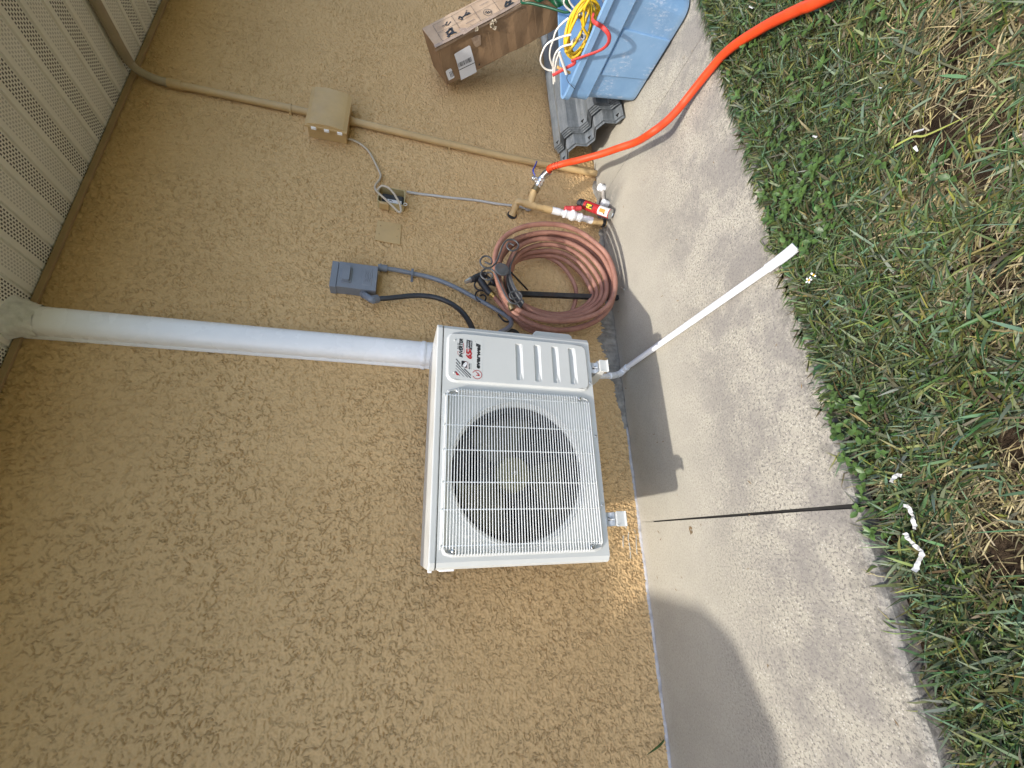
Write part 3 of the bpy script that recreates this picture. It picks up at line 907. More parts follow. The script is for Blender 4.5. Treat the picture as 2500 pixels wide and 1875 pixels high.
# valve cover on the right side, knock-out bump, left guard tab
mb = MB()
a = [(XR, -0.36, 0.602), (0.822, -0.36, 0.596), (0.822, -0.36, 0.452), (XR, -0.36, 0.440)]
mb.prism([(XR - 0.001, -0.385, 0.616), (0.822, -0.385, 0.598), (0.832, -0.385, 0.588), (0.832, -0.385, 0.446), (0.822, -0.385, 0.436), (XR - 0.001, -0.385, 0.424)], (0, 0.20, 0))
mb.build('valve_cover', M['cabinet'], ac, 0.004)
mb = MB()
p = hit((1171, 803), 1, -0.30)
mb.sphere((XR - 0.004, -0.30, p[2]), 0.026, 20, 0, (0.9, 1, 1))
mb.build('side_handle', M['cabinet'], ac)
mb = MB()
mb.box(XL - 0.004, XL + 0.01, -0.128, -0.114, 0.62, 0.975)
mb.box(XL - 0.016, XL + 0.002, -0.30, -0.285, 0.955, 0.968)
mb.box(XL - 0.006, XL + 0.001, -0.42, -0.25, 0.90, 0.945)
mb.build('side_guard', M['whiteplastic'], ac, 0.002)
# feet
for x in (0.112, 0.662):
    for y0, y1 in ((YF + 0.002, YF + 0.052), (-0.172, -0.122)):
        f = MB()
        f.box(x - 0.022, x + 0.022, y0, y1, ZB_ - 0.004, ZB_ - 0.001)
        f.box(x - 0.022, x + 0.022, y0, y0 + 0.003, ZB_ - 0.0205, ZB_ - 0.003)
        f.box(x - 0.022, x + 0.022, y0 - 0.020, y0 + 0.003, ZB_ - 0.0235, ZB_ - 0.0200)
        f.box(x - 0.006, x + 0.006, y0 - 0.0012, y0 + 0.0005, ZB_ - 0.016, ZB_ - 0.008, 1)
        f.build('foot', [M['zinc'], M['dark']], ac, 0.0015)
# sticker with its printing
YP = YF - DY
def stk(x, y, lift=0.0009):
    return hit(zp('J', (x, y)), 1, YP - lift)
st = MB()
st.add([stk(565, 1330, .0004), stk(1168, 1360, .0004), stk(1195, 465, .0004), stk(600, 425, .0004)], [(0, 1, 2, 3)])
sticker = st.build('sticker', M['clearfilm'], ac)
bk_, rd_, wh_ = MB(), MB(), MB()
def word(mb, s, a, b, c, bold=0.02, shear=0.2, lift=0.0009):
    """a: lower-left, b: lower-right, c: upper-left corner in the sticker picture"""
    p0, px_, py_ = stk(*a, lift), stk(*b, lift), stk(*c, lift)
    put_text(mb, s, p0, px_ - p0, py_ - p0, bold, shear)
word(bk_, 'everwell', (1122, 1108), (1137, 545), (1018, 1100), 0.05, 0.22)
word(bk_, 'INVERTER', (732, 855), (742, 432), (650, 845), 0.05, 0.22)
word(bk_, 'FULL DC', (655, 672), (655, 525), (612, 665), 0.02, 0.22)
word(rd_, '65', (940, 895), (940, 702), (805, 880), 0.05, 0.18, 0.0012)
word(rd_, '%', (862, 695), (862, 650), (808, 690), 0.02, 0.1, 0.0012)
word(bk_, 'R410A', (906, 1113), (906, 985), (868, 1113), 0.03, 0.0)
def strip(mb, pts, wd, lift=0.0009):
    P = [stk(*p, lift) for p in pts]
    for p, q in zip(P[:-1], P[1:]):
        d = nrm(q - p)
        nn = V(-d[2], 0, d[0]) * wd / 2
        mb.add([p - nn, q - nn, q + nn, p + nn], [(0, 1, 2, 3)])
def poly(mb, pts, lift=0.0009):
    mb.add([stk(*p, lift) for p in pts], [tuple(range(len(pts)))])
for (p, q, wd) in (((587, 888), (678, 1002), .0030), ((583, 962), (690, 1085), .0028), ((580, 1030), (850, 1303), .0020), ((575, 1095), (762, 1287), .0013),
                   ((570, 1160), (676, 1268), .0008), ((700, 1098), (914, 1315), .0027), ((765, 1105), (918, 1258), .0031)):
    strip(bk_, (p, q), wd)
poly(rd_, ((562, 1170), (598, 1255), (655, 1255), (590, 1172)))
poly(bk_, ((708, 925), (832, 945), (822, 1092), (702, 1058)))
poly(wh_, ((820, 945), (760, 990), (725, 1052), (790, 1070), (828, 1010)), 0.0012)
strip(bk_, ((735, 1055), (800, 985)), .0006, 0.0014)
strip(rd_, ((770, 940), (852, 968), (850, 1098), (790, 1085)), .0008, 0.0014)
strip(bk_, ((932, 985), (926, 1128)), .0005)
poly(bk_, ((822, 452), (945, 482), (950, 500), (940, 702), (905, 655), (890, 668), (875, 640), (815, 640)))
word(wh_, 'ENERGY', (872, 640), (880, 475), (835, 638), 0.0, 0.15, 0.0012)
word(wh_, 'SAVING', (930, 640), (936, 490), (893, 638), 0.0, 0.15, 0.0012)
poly(rd_, ((868, 676), (905, 660), (915, 700), (935, 712), (895, 730)), 0.0013)
strip(rd_, ((640, 800), (614, 722), (652, 712)), .0012, 0.0007)
strip(rd_, ((750, 530), (768, 745), (735, 765)), .0017, 0.0007)
cx = stk(1060, 1240)
rr = np.linalg.norm(stk(1060, 1140) - cx)
ang = [math.radians(a) for a in range(112, 112 + 330, 10)]
for a, b in zip(ang[:-1], ang[1:]):
    for r0, r1 in ((rr * 0.90, rr * 1.02),):
        rd_.add([cx + V(math.cos(t) * r, 0, math.sin(t) * r) for t, r in ((a, r0), (a, r1), (b, r1), (b, r0))], [(0, 1, 2, 3)])
poly(rd_, ((1122, 1272), (1098, 1228), (966, 1114), (1062, 1216), (1086, 1250)), 0.0012)
strip(rd_, ((1036, 1254), (1112, 1264)), .0030, 0.0010)
poly(bk_, ((1018, 485), (1026, 485), (1026, 495), (1018, 495)))
bk_.build('black_print', M['ink'], sticker)
rd_.build('red_print', M['redink'], sticker)
wh_.build('white_print', M['whiteink'], sticker)
for q in ((1430, 800),):
    p = hit((1020 + q[0] / 15.8, 780 + q[1] / 15.8), 1, YP)
    mb = MB()
    mb.lathe(p, (0, -1, 0), [(-0.001, 0.0035), (0.002, 0.003), (0.003, 0.001)], 10)
    mb.build('rivet', M['cabinet'], ac)
p = stk(540, 1195)
mb = MB()
mb.lathe(p, (0, -1, 0), [(-0.001, 0.0035), (0.002, 0.003), (0.003, 0.001)], 10)
mb.build('rivet', M['cabinet'], ac)

# wall brackets
for i, (x, lab) in enumerate(((0.112, 'white steel wall bracket under the fan end of the air conditioner'), (0.662, 'white steel wall bracket beside the white drain pipe elbow'))):
    b = thing('wall_bracket', lab, 'bracket', (x, -0.01, 0.34), 'brackets carrying the air conditioner')
    zt = ZB_ - 0.026
    mb = MB()
    for xa in (x - 0.021, x + 0.018):
        mb.prism([(xa, -0.012, zt), (xa, YF - 0.022, zt), (xa, YF - 0.022, zt - 0.020), (xa, YF + 0.08, zt - 0.042), (xa, -0.012, zt - 0.055)], (0.003, 0, 0))
    mb.box(x - 0.018, x + 0.018, YF - 0.020, -0.012, zt - 0.003, zt)
    mb.tube([(x - 0.021, YF - 0.021, zt), (x - 0.021, YF - 0.030, zt - 0.002)], 0.0015, 6, smooth=False)
    mb.build('arm', M['cabinet'], b, 0.001)
    mb = MB()
    mb.box(x - 0.024, x + 0.024, YF - 0.0255, YF - 0.0225, zt - 0.032, zt + 0.0)
    mb.box(x - 0.024, x + 0.024, YF - 0.034, YF - 0.0255, zt - 0.032, zt - 0.029)
    mb.build('end_lip', M['cabinet'], b, 0.001)
    mb = MB()
    mb.box(x - 0.022, x + 0.022, -0.012, -0.001, zt - 0.02, zt + 0.42)
    mb.build('upright', M['cabinet'], b, 0.001)
    mb = MB()
    p = V(x, YF - 0.006, zt - 0.03)
    mb.cyl(p, p + V(0, 0, 0.05), 0.004, n=8)
    mb.cyl(p + V(0, 0, -0.006), p + V(0, 0, 0), 0.008, n=6)
    mb.build('bolt', M['zinc'], b)

# ------------------------------------------------------------------ line-set cover
lc = thing('line_set_cover', 'white plastic line-set duct running down the wall behind the air conditioner', 'duct', (0.85, -0.01, 0.6))
def cover_prof(x0, x1, d, n=18):
    out = [(x0, -0.001), (x0, -0.014)]
    xa, xb = x0 + 0.007, x1 - 0.005
    out += [(xa, -0.016)]
    for i in range(n + 1):
        a = math.pi - math.pi * i / n
        c, s_ = math.cos(a), math.sin(a)
        out.append(((xa + xb) / 2 + (xb - xa) / 2 * math.copysign(abs(c) ** 0.80, c), -0.018 - (d - 0.018) * max(0, s_) ** 0.85))
    out += [(xb, -0.016), (x1, -0.014), (x1, -0.001)]
    return out
def sweep(mb, prof, z0, z1, mi=0):
    n = len(prof)
    mb.add([(x, y, z0) for x, y in prof] + [(x, y, z1) for x, y in prof], [(i, i + 1, n + i + 1, n + i) for i in range(n - 1)], mi, True)
    mb.add([(x, y, z0) for x, y in prof], [tuple(range(n))], mi)
    mb.add([(x, y, z1) for x, y in prof], [tuple(range(n - 1, -1, -1))], mi)
mb = MB()
sweep(mb, cover_prof(0.790, 0.914, 0.070), 0.52, ZS - 0.02)
ob = mb.build('cover', M['whiteplastic'], lc)
mb = MB()
sweep(mb, cover_prof(0.787, 0.917, 0.074), 0.995, 1.012)
sweep(mb, cover_prof(0.786, 0.918, 0.0755), 1.000, 1.006)
mb.build('coupling_ring', M['whiteplastic'], lc)
mb = MB()
r = np.random.default_rng(4)
pr0 = np.array(cover_prof(0.790, 0.914, 0.070, 30)[2:-2])
ctr = np.array((0.852, -0.006))
prev = None
for k in range(15):
    f = k / 14
    g_ = 1.02 + 0.16 * math.sin(min(1, f * 1.5) * math.pi / 2) + 0.30 * f ** 3
    sc_ = np.array([g_ + 0.035 * math.sin(i * 0.55 + k * 0.5) + 0.02 * math.sin(i * 1.3 - k) + r.normal(0, 0.006) for i in range(len(pr0))])
    cur = [(ctr[0] + (x - ctr[0]) * q, ctr[1] + (y - ctr[1]) * q, ZS - 0.075 + 0.077 * f) for (x, y), q in zip(pr0, sc_)]
    if prev is not None:
        m_ = len(cur)
        mb.add(prev + cur, [(i, i + 1, m_ + i + 1, m_ + i) for i in range(m_ - 1)], 0, True)
    prev = cur
mb.build('sealant_collar', M['sealant'], lc)

# ------------------------------------------------------------------ condensate drain pipe
dp = thing('drain_pipe', 'white plastic drain pipe lying across the walkway into the grass', 'pipe', (0.83, -0.5, 0))
mb = MB()
mb.tube([(0.700, -0.30, 0.40), (0.705, -0.29, 0.37), (0.735, -0.20, 0.24), (0.79, -0.095, 0.10)], 0.0125, 16, 5)
mb.tube([(0.8405, -0.075, 0.0165), (0.824, -0.965, 0.0175)], 0.0128, 18, smooth=False)
mb.build('pipe', M['pvc'], dp)
mb = MB()
mb.tube([(0.775, -0.125, 0.135), (0.800, -0.082, 0.075), (0.822, -0.060, 0.033), (0.838, -0.072, 0.0175), (0.8398, -0.105, 0.0172)], 0.0158, 18, 6)
mb.tube([(0.835, -0.088, 0.0175), (0.8395, -0.092, 0.0172)], 0.0175, 18, smooth=False)
mb.build('elbow', M['pvc'], dp)
mb = MB()
mb.tube([(0.8245, -0.945, 0.0178), (0.8238, -0.988, 0.0180)], 0.0150, 20, smooth=False)
mb.tube([(0.8238, -0.986, 0.0180), (0.8245, -1.002, 0.0175), (0.8270, -1.018, 0.0150), (0.8335, -1.040, 0.0090)], 0.0158, 20, 5)
mb.build('end_fitting', M['pvc'], dp)

# ------------------------------------------------------------------ grey disconnect box, its conduit and whip
db = thing('disconnect_box', 'grey metal electrical disconnect box with raised cover panel', 'electrical box', (1.195, 0, 1.33))
x0, x1, z0, z1 = 1.126, 1.258, 1.230, 1.427
mb = MB()
mb.box(x0 + 0.002, x1 - 0.002, -0.052, 0.0, z0 + 0.002, z1 - 0.001)
mb.build('case', M['grey'], db, 0.002)
mb = MB()
mb.box(x0, x1, -0.064, -0.050, z0, z1 - 0.030)
zc = z1 - 0.060
for k, (e, d) in enumerate(((0.0, 0.005), (0.006, 0.017))):
    A = rrect(x0 + 0.022 + e, x1 - 0.020 - e, zc - 0.030 + e, zc + 0.018 - e, 0.012 - e * 0.5, 5)
    B = rrect(x0 + 0.024 + e, x1 - 0.022 - e, zc - 0.028 + e, zc + 0.016 - e, 0.010 - e * 0.5, 5)
    mb.ring(toy(A, -0.063), toy(B, -0.064 - d))
    mb.cap(toy(B, -0.064 - d))
A = rrect(x0 + 0.022, x1 - 0.016, z0 + 0.020, z0 + 0.062, 0.004, 3)
B = rrect(x0 + 0.024, x1 - 0.018, z0 + 0.022, z0 + 0.060, 0.003, 3)
mb.ring(toy(A, -0.0635), toy(B, -0.0655))
mb.cap(toy(B, -0.0655))
cov = mb.build('cover', M['grey'], db, 0.0015)
mb = MB()
for j in range(3):
    zz = z0 + 0.030 + j * 0.010
    mb.tube([(x0 + 0.04 + 0.012 * k, -0.0662, zz + 0.003 * math.sin(k * 2.3 + j)) for k in range(6)], 0.0013, 5, 3)
mb.build('embossing', M['grey'], cov)
mb = MB()
mb.box(x0 - 0.001, x1 + 0.001, -0.060, -0.001, z1 - 0.028, z1)
mb.build('top_hood', M['grey'], db, 0.002)
cond = thing('grey_conduit', 'light grey flexible conduit dropping from the disconnect box to the unit', 'conduit', (1.2, -0.03, 1.1))
P = ys('E', [(668, 298), (760, 310), (870, 328), (1010, 358), (1200, 402), (1400, 478), (1600, 582), (1800, 692), (1920, 762), (1990, 815), (1995, 870), (1955, 915), (1885, 948)],
       [-.024, -.024, -.022, -.02, -.022, -.03, -.035, -.05, -.07, -.10, -.14, -.18, -.22])
mb = MB()
mb.tube(P, 0.0108, 14, 6)
mb.build('tube', M['greypvc'], cond)
mb = MB()
mb.tube(P[:2], 0.0165, 16, smooth=False)
q = P[0] + (P[1] - P[0]) * 0.35
mb.tube([P[0] + (P[1] - P[0]) * 0.2, q], 0.020, 6, smooth=False)
mb.build('connector', M['greypvc'], cond)
mb = MB()
c = P[3]
mb.box(c[0] - 0.016, c[0] + 0.016, -0.036, -0.031, c[2] - 0.006, c[2] + 0.006)
mb.box(c[0] - 0.019, c[0] - 0.014, -0.036, 0.0, c[2] - 0.006, c[2] + 0.006)
mb.box(c[0] + 0.012, c[0] + 0.017, -0.036, 0.0, c[2] - 0.006, c[2] + 0.006)
mb.box(c[0] - 0.036, c[0] - 0.014, -0.004, 0.0, c[2] - 0.006, c[2] + 0.006)
mb.build('strap', M['greypvc'], cond, 0.0015)
wp = thing('black_conduit', 'black ribbed flexible conduit curving from the disconnect box into the unit', 'conduit', (1.1, -0.05, 1.1))
P = ys('E', [(655, 612), (760, 606), (880, 594), (1000, 582), (1130, 582), (1270, 606), (1400, 662), (1500, 738), (1570, 828), (1605, 900), (1622, 950)],
       [-.045, -.05, -.055, -.06, -.07, -.085, -.10, -.13, -.17, -.21, -.24])
mb = MB()
C_ = curve(P, 18)
rad = [0.0118 + 0.0009 * (1 if (i // 1) % 2 else -1) for i in range(len(C_))]
mb.tube(C_, rad, 14, smooth=False)
mb.build('tube', M['black'], wp)
mb = MB()
E_ = ys('E', [(520, 560), (570, 600), (610, 622), (655, 612)], [-.03, -.05, -.055, -.045])
mb.tube(E_, 0.0155, 14, 5)
mb.tube([E_[2], E_[3] + (E_[3] - E_[2]) * 0.15], 0.0195, 8, smooth=False)
mb.tube([E_[0], E_[0] + (E_[1] - E_[0]) * 0.3], 0.0195, 8, smooth=False)
mb.build('connector', M['greypvc'], wp, 0.001)
mb = MB()
mb.tube(ys('D', [(385, 1350), (420, 1395), (450, 1412), (475, 1410)], -0.03), 0.0045, 8, 5)
tag(mb.build('control_cable', M['black']), 'thin black cable tucked behind the grey conduit and red hose', 'cable')
mb = MB()
mb.tube(ys('J', [(1610, 270), (1720, 258), (1840, 245), (1930, 275), (1985, 325)], [-.14, -.14, -.13, -.12, -.12]), 0.0085, 10, 5)
tag(mb.build('signal_cable', M['black']), 'short thick black cable looping into the side of the air conditioner', 'cable')

# ------------------------------------------------------------------ tan cable box with conduits
cb = thing('cable_box', 'tan plastic utility box with a domed lid and latches', 'utility box', (2.16, 0, 1.54))
bx0, bx1, bz0, bz1 = 2.036, 2.285, 1.448, 1.640
mb = MB()
mb.box(bx0, bx1, -0.078, 0.0, bz0 + 0.004, bz1 - 0.004)
mb.build('base', M['beige'], cb, 0.004)
mb = MB()
mb.box(bx0 - 0.022, bx1 + 0.002, -0.088, -0.078, bz0 - 0.003, bz1 + 0.001)
P0, k = [], 12
for i in range(k + 1):
    z = bz0 - 0.001 + (bz1 - bz0) * i / k
    d = 0.088 + 0.016 * math.sin(math.pi * i / k) ** 0.6
    P0.append((z, d))
pl = [(bx0 - 0.018, -0.086, bz0)] + [(bx0 - 0.016, -d, z) for z, d in P0] + [(bx0 - 0.018, -0.086, bz1)]
mb.prism(pl, (bx1 - bx0 + 0.014, 0, 0))
lidb = mb.build('lid', M['beige'], cb, 0.006, 3)
p = hit(zp('B', (524, 232)), 1, -0.098)
mb = MB()
mb.lathe(p, (0, -1, 0), [(-0.01, 0.0105), (0.005, 0.0105), (0.006, 0.009), (0.003, 0.007), (0.003, 0.001)], 20)
mb.build('lock_button', M['beige'], lidb)
for q in ((358, 640), (490, 670), (622, 697)):
    p = hit(zp('B', q), 0, bx0 - 0.020)
    mb = MB()
    mb.box(bx0 - 0.028, bx0 - 0.002, -0.086, -0.072, p[2] - 0.012, p[2] + 0.012)
    mb.build('latch', M['whiteplastic'], cb, 0.002)

cu = thing('upper_conduit', 'tan conduit rising from the utility box and turning under the soffit', 'conduit', (2.3, -0.02, 2.0))
mb = MB()
up = [hit((768, 279), 1, -0.022)] + [hit((745, 272.5), 1, -0.022), hit((600, 242), 1, -0.021), hit((428, 206.5), 1, -0.021)]
top = [hit((382, 194), 1, -0.024), hit((340, 174), 1, -0.040), hit((314, 150), 2, ZS - 0.028), hit((295, 118), 2, ZS - 0.026), hit((272, 76), 2, ZS - 0.026), hit((228, -6), 2, ZS - 0.026), hit((190, -80), 2, ZS - 0.026)]
top.append(V(top[-1][0] + 0.002, -EAVE + 0.004, ZS - 0.026))
mb.tube(up, 0.0180, 16, 4)
mb.build('straight_tube', M['tanpipe'], cu)
mb = MB()
mb.tube([up[-1]] + top[:3], 0.0185, 16, 8)
mb.build('bend', M['soffitpipe'], cu)
mb = MB()
mb.tube(top[2:], 0.0215, 16, 5)
mb.tube([top[4], top[4] + (top[3] - top[4]) * 0.22], 0.0225, 16, smooth=False)
mb.build('soffit_tube', M['soffit'] if False else M['soffitpipe'], cu)
mb = MB()
d = nrm(up[-1] - up[-2])
mb.tube([up[-1] - d * 0.03, up[-1] + d * 0.03], 0.0213, 16, smooth=False)
mb.build('coupling', M['tanpipe'], cu)
def strap(c, parent, r=0.0205, m='tanpipe'):
    mb = MB()
    z = c[2]
    for i in range(10):
        a, b = math.pi * i / 10, math.pi * (i + 1) / 10
        mb.obox((c[0] + r * 1.05 * math.cos((a + b) / 2), c[1] - r * 1.05 * math.sin((a + b) / 2), z), (math.sin((a + b) / 2), math.cos((a + b) / 2), 0),
                (math.cos((a + b) / 2), -math.sin((a + b) / 2), 0), (0, 0, 1), r * 0.19, 0.0012, 0.006)
    mb.box(c[0] - r * 1.1, c[0] - r * 1.02, c[1], -0.001, z - 0.006, z + 0.006)
    mb.box(c[0] + r * 1.02, c[0] + r * 1.1, c[1], -0.001, z - 0.006, z + 0.006)
    mb.box(c[0] - r * 2.2, c[0] - r * 1.0, -0.003, -0.001, z - 0.006, z + 0.006)
    mb.build('strap', M[m], parent)
strap(hit(zp('B', (122, 440)), 1, -0.021), cu)
cl = thing('lower_conduit', 'long tan conduit running from the utility box down to the walkway', 'conduit', (2.18, -0.02, 0.8))
mb = MB()
lowp = [hit((845, 293), 1, -0.024), hit((865, 297.5), 1, -0.024), hit((1080, 348), 1, -0.022), hit((1250, 386), 1, -0.021), hit((1455, 424), 1, -0.024), hit((1463, 426), 1, -0.026)]
mb.tube(lowp, 0.0188, 16, 4)
mb.build('tube', M['tanpipe'], cl)
strap(hit((1097, 352), 1, -0.021), cl)
mb = MB()
mb.tube([lowp[0], lowp[1]], 0.023, 16, smooth=False)
mb.build('coupling', M['tanpipe'], cl)

# ------------------------------------------------------------------ low-voltage junction box, its cables and the blank plate
wc = thing('white_cable', 'white flat cable looping from the utility box into the small open junction box', 'cable', (1.85, -0.02, 1.3))
P = ys('B', [(700, 742), (745, 752), (830, 795), (900, 855), (945, 920), (985, 1000), (1020, 1070), (1035, 1120), (1018, 1165), (985, 1205), (978, 1240), (1000, 1280), (1080, 1352), (1160, 1430), (1210, 1478), (1235, 1482), (1240, 1455), (1222, 1390), (1170, 1300), (1120, 1245), (1075, 1222), (1040, 1222), (1010, 1250), (1000, 1265)],
       [-.012, -.012, -.010, -.010, -.010, -.010, -.010, -.012, -.016, -.022, -.03, -.045, -.06, -.066, -.07, -.072, -.073, -.072, -.072, -.070, -.066, -.06, -.05, -.04])
mb = MB()
mb.tube(P, 0.0055, 8, 6)
mb.build('jacket', simple('dusty_white_cable', (0.50, 0.43, 0.33), 0.5, 0, 0.06), wc)
jb = thing('junction_box', 'small open tan junction box holding a black device', 'junction box', (1.70, 0, 1.20))
jx0, jx1, jz0, jz1 = 1.652, 1.752, 1.136, 1.268
mb = MB()
yo = -0.048
so, si = rrect(jx0, jx1, jz0, jz1, 0.010, 4), rrect(jx0 + 0.004, jx1 - 0.004, jz0 + 0.004, jz1 - 0.004, 0.008, 4)
mb.ring(toy(so, 0.0), toy(so, yo))
mb.ring(toy(so, yo), toy(si, yo))
mb.ring(toy(si, yo), toy(si, -0.004))
mb.cap(toy(si, -0.004))
mb.build('box', simple('yellowed_tan_plastic', (0.47, 0.385, 0.20), 0.5, 0, 0.12, 30, 0.3, (0.30, 0.23, 0.11)), jb, 0.001)
mb = MB()
mb.box(jx0 + 0.006, jx0 + 0.070, -0.038, -0.006, jz0 + 0.006, jz1 - 0.020)
dv = mb.build('device', M['black'], jb, 0.008, 3)
dm, dk = MB(), MB()
dm.box(jx0 + 0.014, jx0 + 0.034, -0.0386, -0.038, jz0 + 0.016, jz0 + 0.085)
dm.build('device_label', M['paper'], dv)
dk.box(jx0 + 0.025, jx0 + 0.030, -0.0392, -0.0386, jz0 + 0.064, jz0 + 0.076)
dk.box(jx0 + 0.019, jx0 + 0.0215, -0.0392, -0.0386, jz0 + 0.058, jz0 + 0.064)
dk.build('label_print', M['ink'], dv)
mb = MB()
mb.box(jx0 - 0.012, jx0 + 0.001, -0.050, -0.010, jz0 + 0.075, jz1 - 0.012)
mb.build('side_flap', M['beige'], jb, 0.002)
mb = MB()
p = V(jx0 + 0.004, yo - 0.004, jz0 - 0.004)
mb.tube([p + V(0.008 * math.cos(a), -0.002, 0.008 * math.sin(a)) for a in np.linspace(0, 2 * math.pi, 10)[:-1]], 0.0022, 6, 3, True)
mb.build('screw_ear', M['whitecord'], jb)
gc = MB()
gc.tube(ys('D', [(-355, 360), (-240, 378), (-120, 392), (0, 408), (200, 428), (370, 456), (490, 470), (560, 482), (600, 492)], [-.012, -.006, -.006, -.006, -.006, -.007, -.007, -.010, -.012]), 0.0064, 8, 4)
tag(gc.build('grey_cable', simple('grey_white_cable', (0.52, 0.51, 0.49), 0.45, 0, 0.06)), 'thin grey cable stapled to the wall between the junction box and the tap pipe', 'cable')
mb = MB()
c = ys('D', [(625, 500)], -0.012)[0]
for k in range(3):
    mb.tube([c + V(0.012 * math.cos(a) + 0.004 * k, -0.002 * k, 0.013 * math.sin(a) - 0.006 * k) for a in np.linspace(0.6 * k, 0.6 * k + 5.2, 10)], 0.0028, 6, 3)
mb.tube([c + V(0.0, -0.004, 0.0), c + V(0.004, -0.006, -0.03)], 0.0028, 6, smooth=False)
tag(mb.build('cable_tail', simple('clear_grey_plastic', (0.36, 0.35, 0.33), 0.3, 0, 0.06)), 'loose curled clear cable tail hanging under the tan tap pipe', 'cable')
bp = thing('cover_plate', 'blank tan double-gang cover plate with screws, below the junction box', 'wall plate', (1.52, 0, 1.205))
mb = MB()
q = [hit(zp('T', p), 1, -0.006) for p in ((385, 900), (925, 985), (895, 1450), (320, 1340))]
mb.prism(q[::-1], (0, 0.006, 0))
mb.build('plate', M['beige'], bp, 0.0015)
for s in ((455, 1020), (850, 1105), (420, 1205), (820, 1270)):
    p = hit(zp('T', s), 1, -0.0065)
    mb = MB()
    mb.lathe(p, (0, -1, 0), [(-0.001, 0.0038), (0.0012, 0.0035), (0.0012, 0.0005)], 12)
    mb.box(p[0] - 0.003, p[0] + 0.003, p[1] - 0.0016, p[1] - 0.0011, p[2] - 0.0007, p[2] + 0.0007, 1)
    mb.build('plate_screw', [M['beige'], M['iron']], bp)

# ------------------------------------------------------------------ outdoor tap
tp = thing('outdoor_tap', 'tan outdoor water tap on a pipe with a red-handled white shut-off valve', 'tap', (1.79, -0.06, 0.3))
MB.RS = 1.2
w0 = hit(zp('P', (455, 945)), 1, -0.001)
T_ = ys('P', [(470, 915), (500, 830), (530, 745), (580, 730), (660, 755), (740, 785)], [-0.010, -0.035, -0.060, -0.072, -0.074, -0.074])
A0 = T_[-1]
V1, V2, V3, V4, V5, V6, V7, V8 = ys('P', [(945, 835), (1080, 865), (1210, 895), (1280, 915), (1550, 985), (1725, 1030), (1885, 1068), (1985, 1090)], [-.072, -.070, -.068, -.067, -.063, -.060, -.056, -.052])
mb = MB()
mb.tube([w0] + T_[:3] + T_[3:5], 0.0140, 16, 6)
mb.tube([T_[3], T_[5]], 0.0135, 16, smooth=False)
mb.tube([T_[4] * 0.7 + T_[3] * 0.3, T_[5] + (V1 - T_[5]) * 0.42], 0.0175, 16, smooth=False)
mb.tube([A0, V1], 0.0150, 16, smooth=False)
mb.tube([w0, w0 * 0.4 + T_[0] * 0.6 + (T_[1] - T_[0]) * 0.4], 0.0172, 16, smooth=False)
mb.tube([T_[1], T_[2] * .6 + T_[1] * .4], 0.0172, 16, smooth=False)
B_ = ys('P', [(740, 785), (765, 690), (795, 600), (812, 555)], [-0.074, -0.085, -0.098, -0.104])
mb.tube([B_[0], B_[2]], 0.0165, 16, smooth=False)
mb.tube([B_[2] - (B_[2] - B_[1]) * 0.45, B_[3]], 0.0150, 8, smooth=False)
mb.build('tan_pipe', M['tanpipe'], tp, 0.0)
mb = MB()
mb.tube([V1, V2], 0.0178, 16, smooth=False)
mb.build('tan_coupling', M['tanpipe'], tp, 0.001)
mb = MB()
mb.tube([w0 + V(0, 0, 0), w0 + V(0, -0.004, 0)], 0.023, 20, smooth=False)
mb.build('wall_escutcheon', M['iron'], tp)
mb = MB()
mb.tube([V2, V3], 0.0165, 16, smooth=False)
mb.tube([V3, V4], 0.0140, 16, smooth=False)
mb.build('white_pipe', M['pvc'], tp, 0.0008)
mb = MB()
mb.tube([V5, V6], 0.0150, 16, smooth=False)
mb.tube([V5 * .4 + V6 * .6, V6], 0.0168, 16, smooth=False)
mb.build('white_pipe', M['pvc'], tp, 0.0008)
vb = MB()
ax = nrm(V5 - V4)
mid = (V4 + V5) / 2
L = np.linalg.norm(V5 - V4)
vb.lathe(V4, ax, [(d_, 1.17 * r_) for d_, r_ in ((0, 0.0215), (0.008, 0.0215), (0.0085, 0.0190), (L * 0.30, 0.0190), (L * 0.36, 0.0225), (L * 0.5, 0.0255), (L * 0.64, 0.0225), (L * 0.70, 0.0190), (L - 0.0085, 0.0190), (L - 0.008, 0.0215), (L, 0.0215))], 22)
hd = nrm(np.cross(ax, V(0, -1, 0)))
if hd[0] < 0: hd = -hd
hd = nrm(hd * 0.55 + V(0.1, -0.75, 0.2))
vb.tube([mid, mid + hd * 0.034], 0.011, 12, smooth=False)
valve = vb.build('valve_body', M['pvc'], tp)
mb = MB()
hx = nrm(np.cross(hd, np.cross(ax, hd)))
h0 = mid + hd * 0.038
mb.tube([h0 - hd * 0.006, h0 + hd * 0.012], 0.0150, 14, smooth=False)
mb.tube([h0 - hx * 0.046, h0 + hx * 0.046], [0.0115, 0.0105, 0.0085, 0.0105, 0.0115], 12, 1, smooth=False)
for s in (-1, 1):
    mb.sphere(h0 + hx * 0.040 * s, 0.0135, 12)
mb.build('valve_handle', M['redplastic'], tp)
mb = MB()
mb.tube([V6, V7], 0.0172, 8, smooth=False)
mb.tube([V6, V6 + (V7 - V6) * 0.35], 0.0195, 16, smooth=False)
mb.tube([V7 + (V8 - V7) * 0.3, V8 + (V8 - V7) * 0.25], 0.0172, 12, smooth=False)
mb.build('foot_fitting', M['tanpipe'], tp, 0.001)
mb = MB()
mb.tube([V7 - (V8 - V7) * 0.1, V7 + (V8 - V7) * 0.38], 0.0182, 14, smooth=False)
mb.build('black_clamp', M['black'], tp)
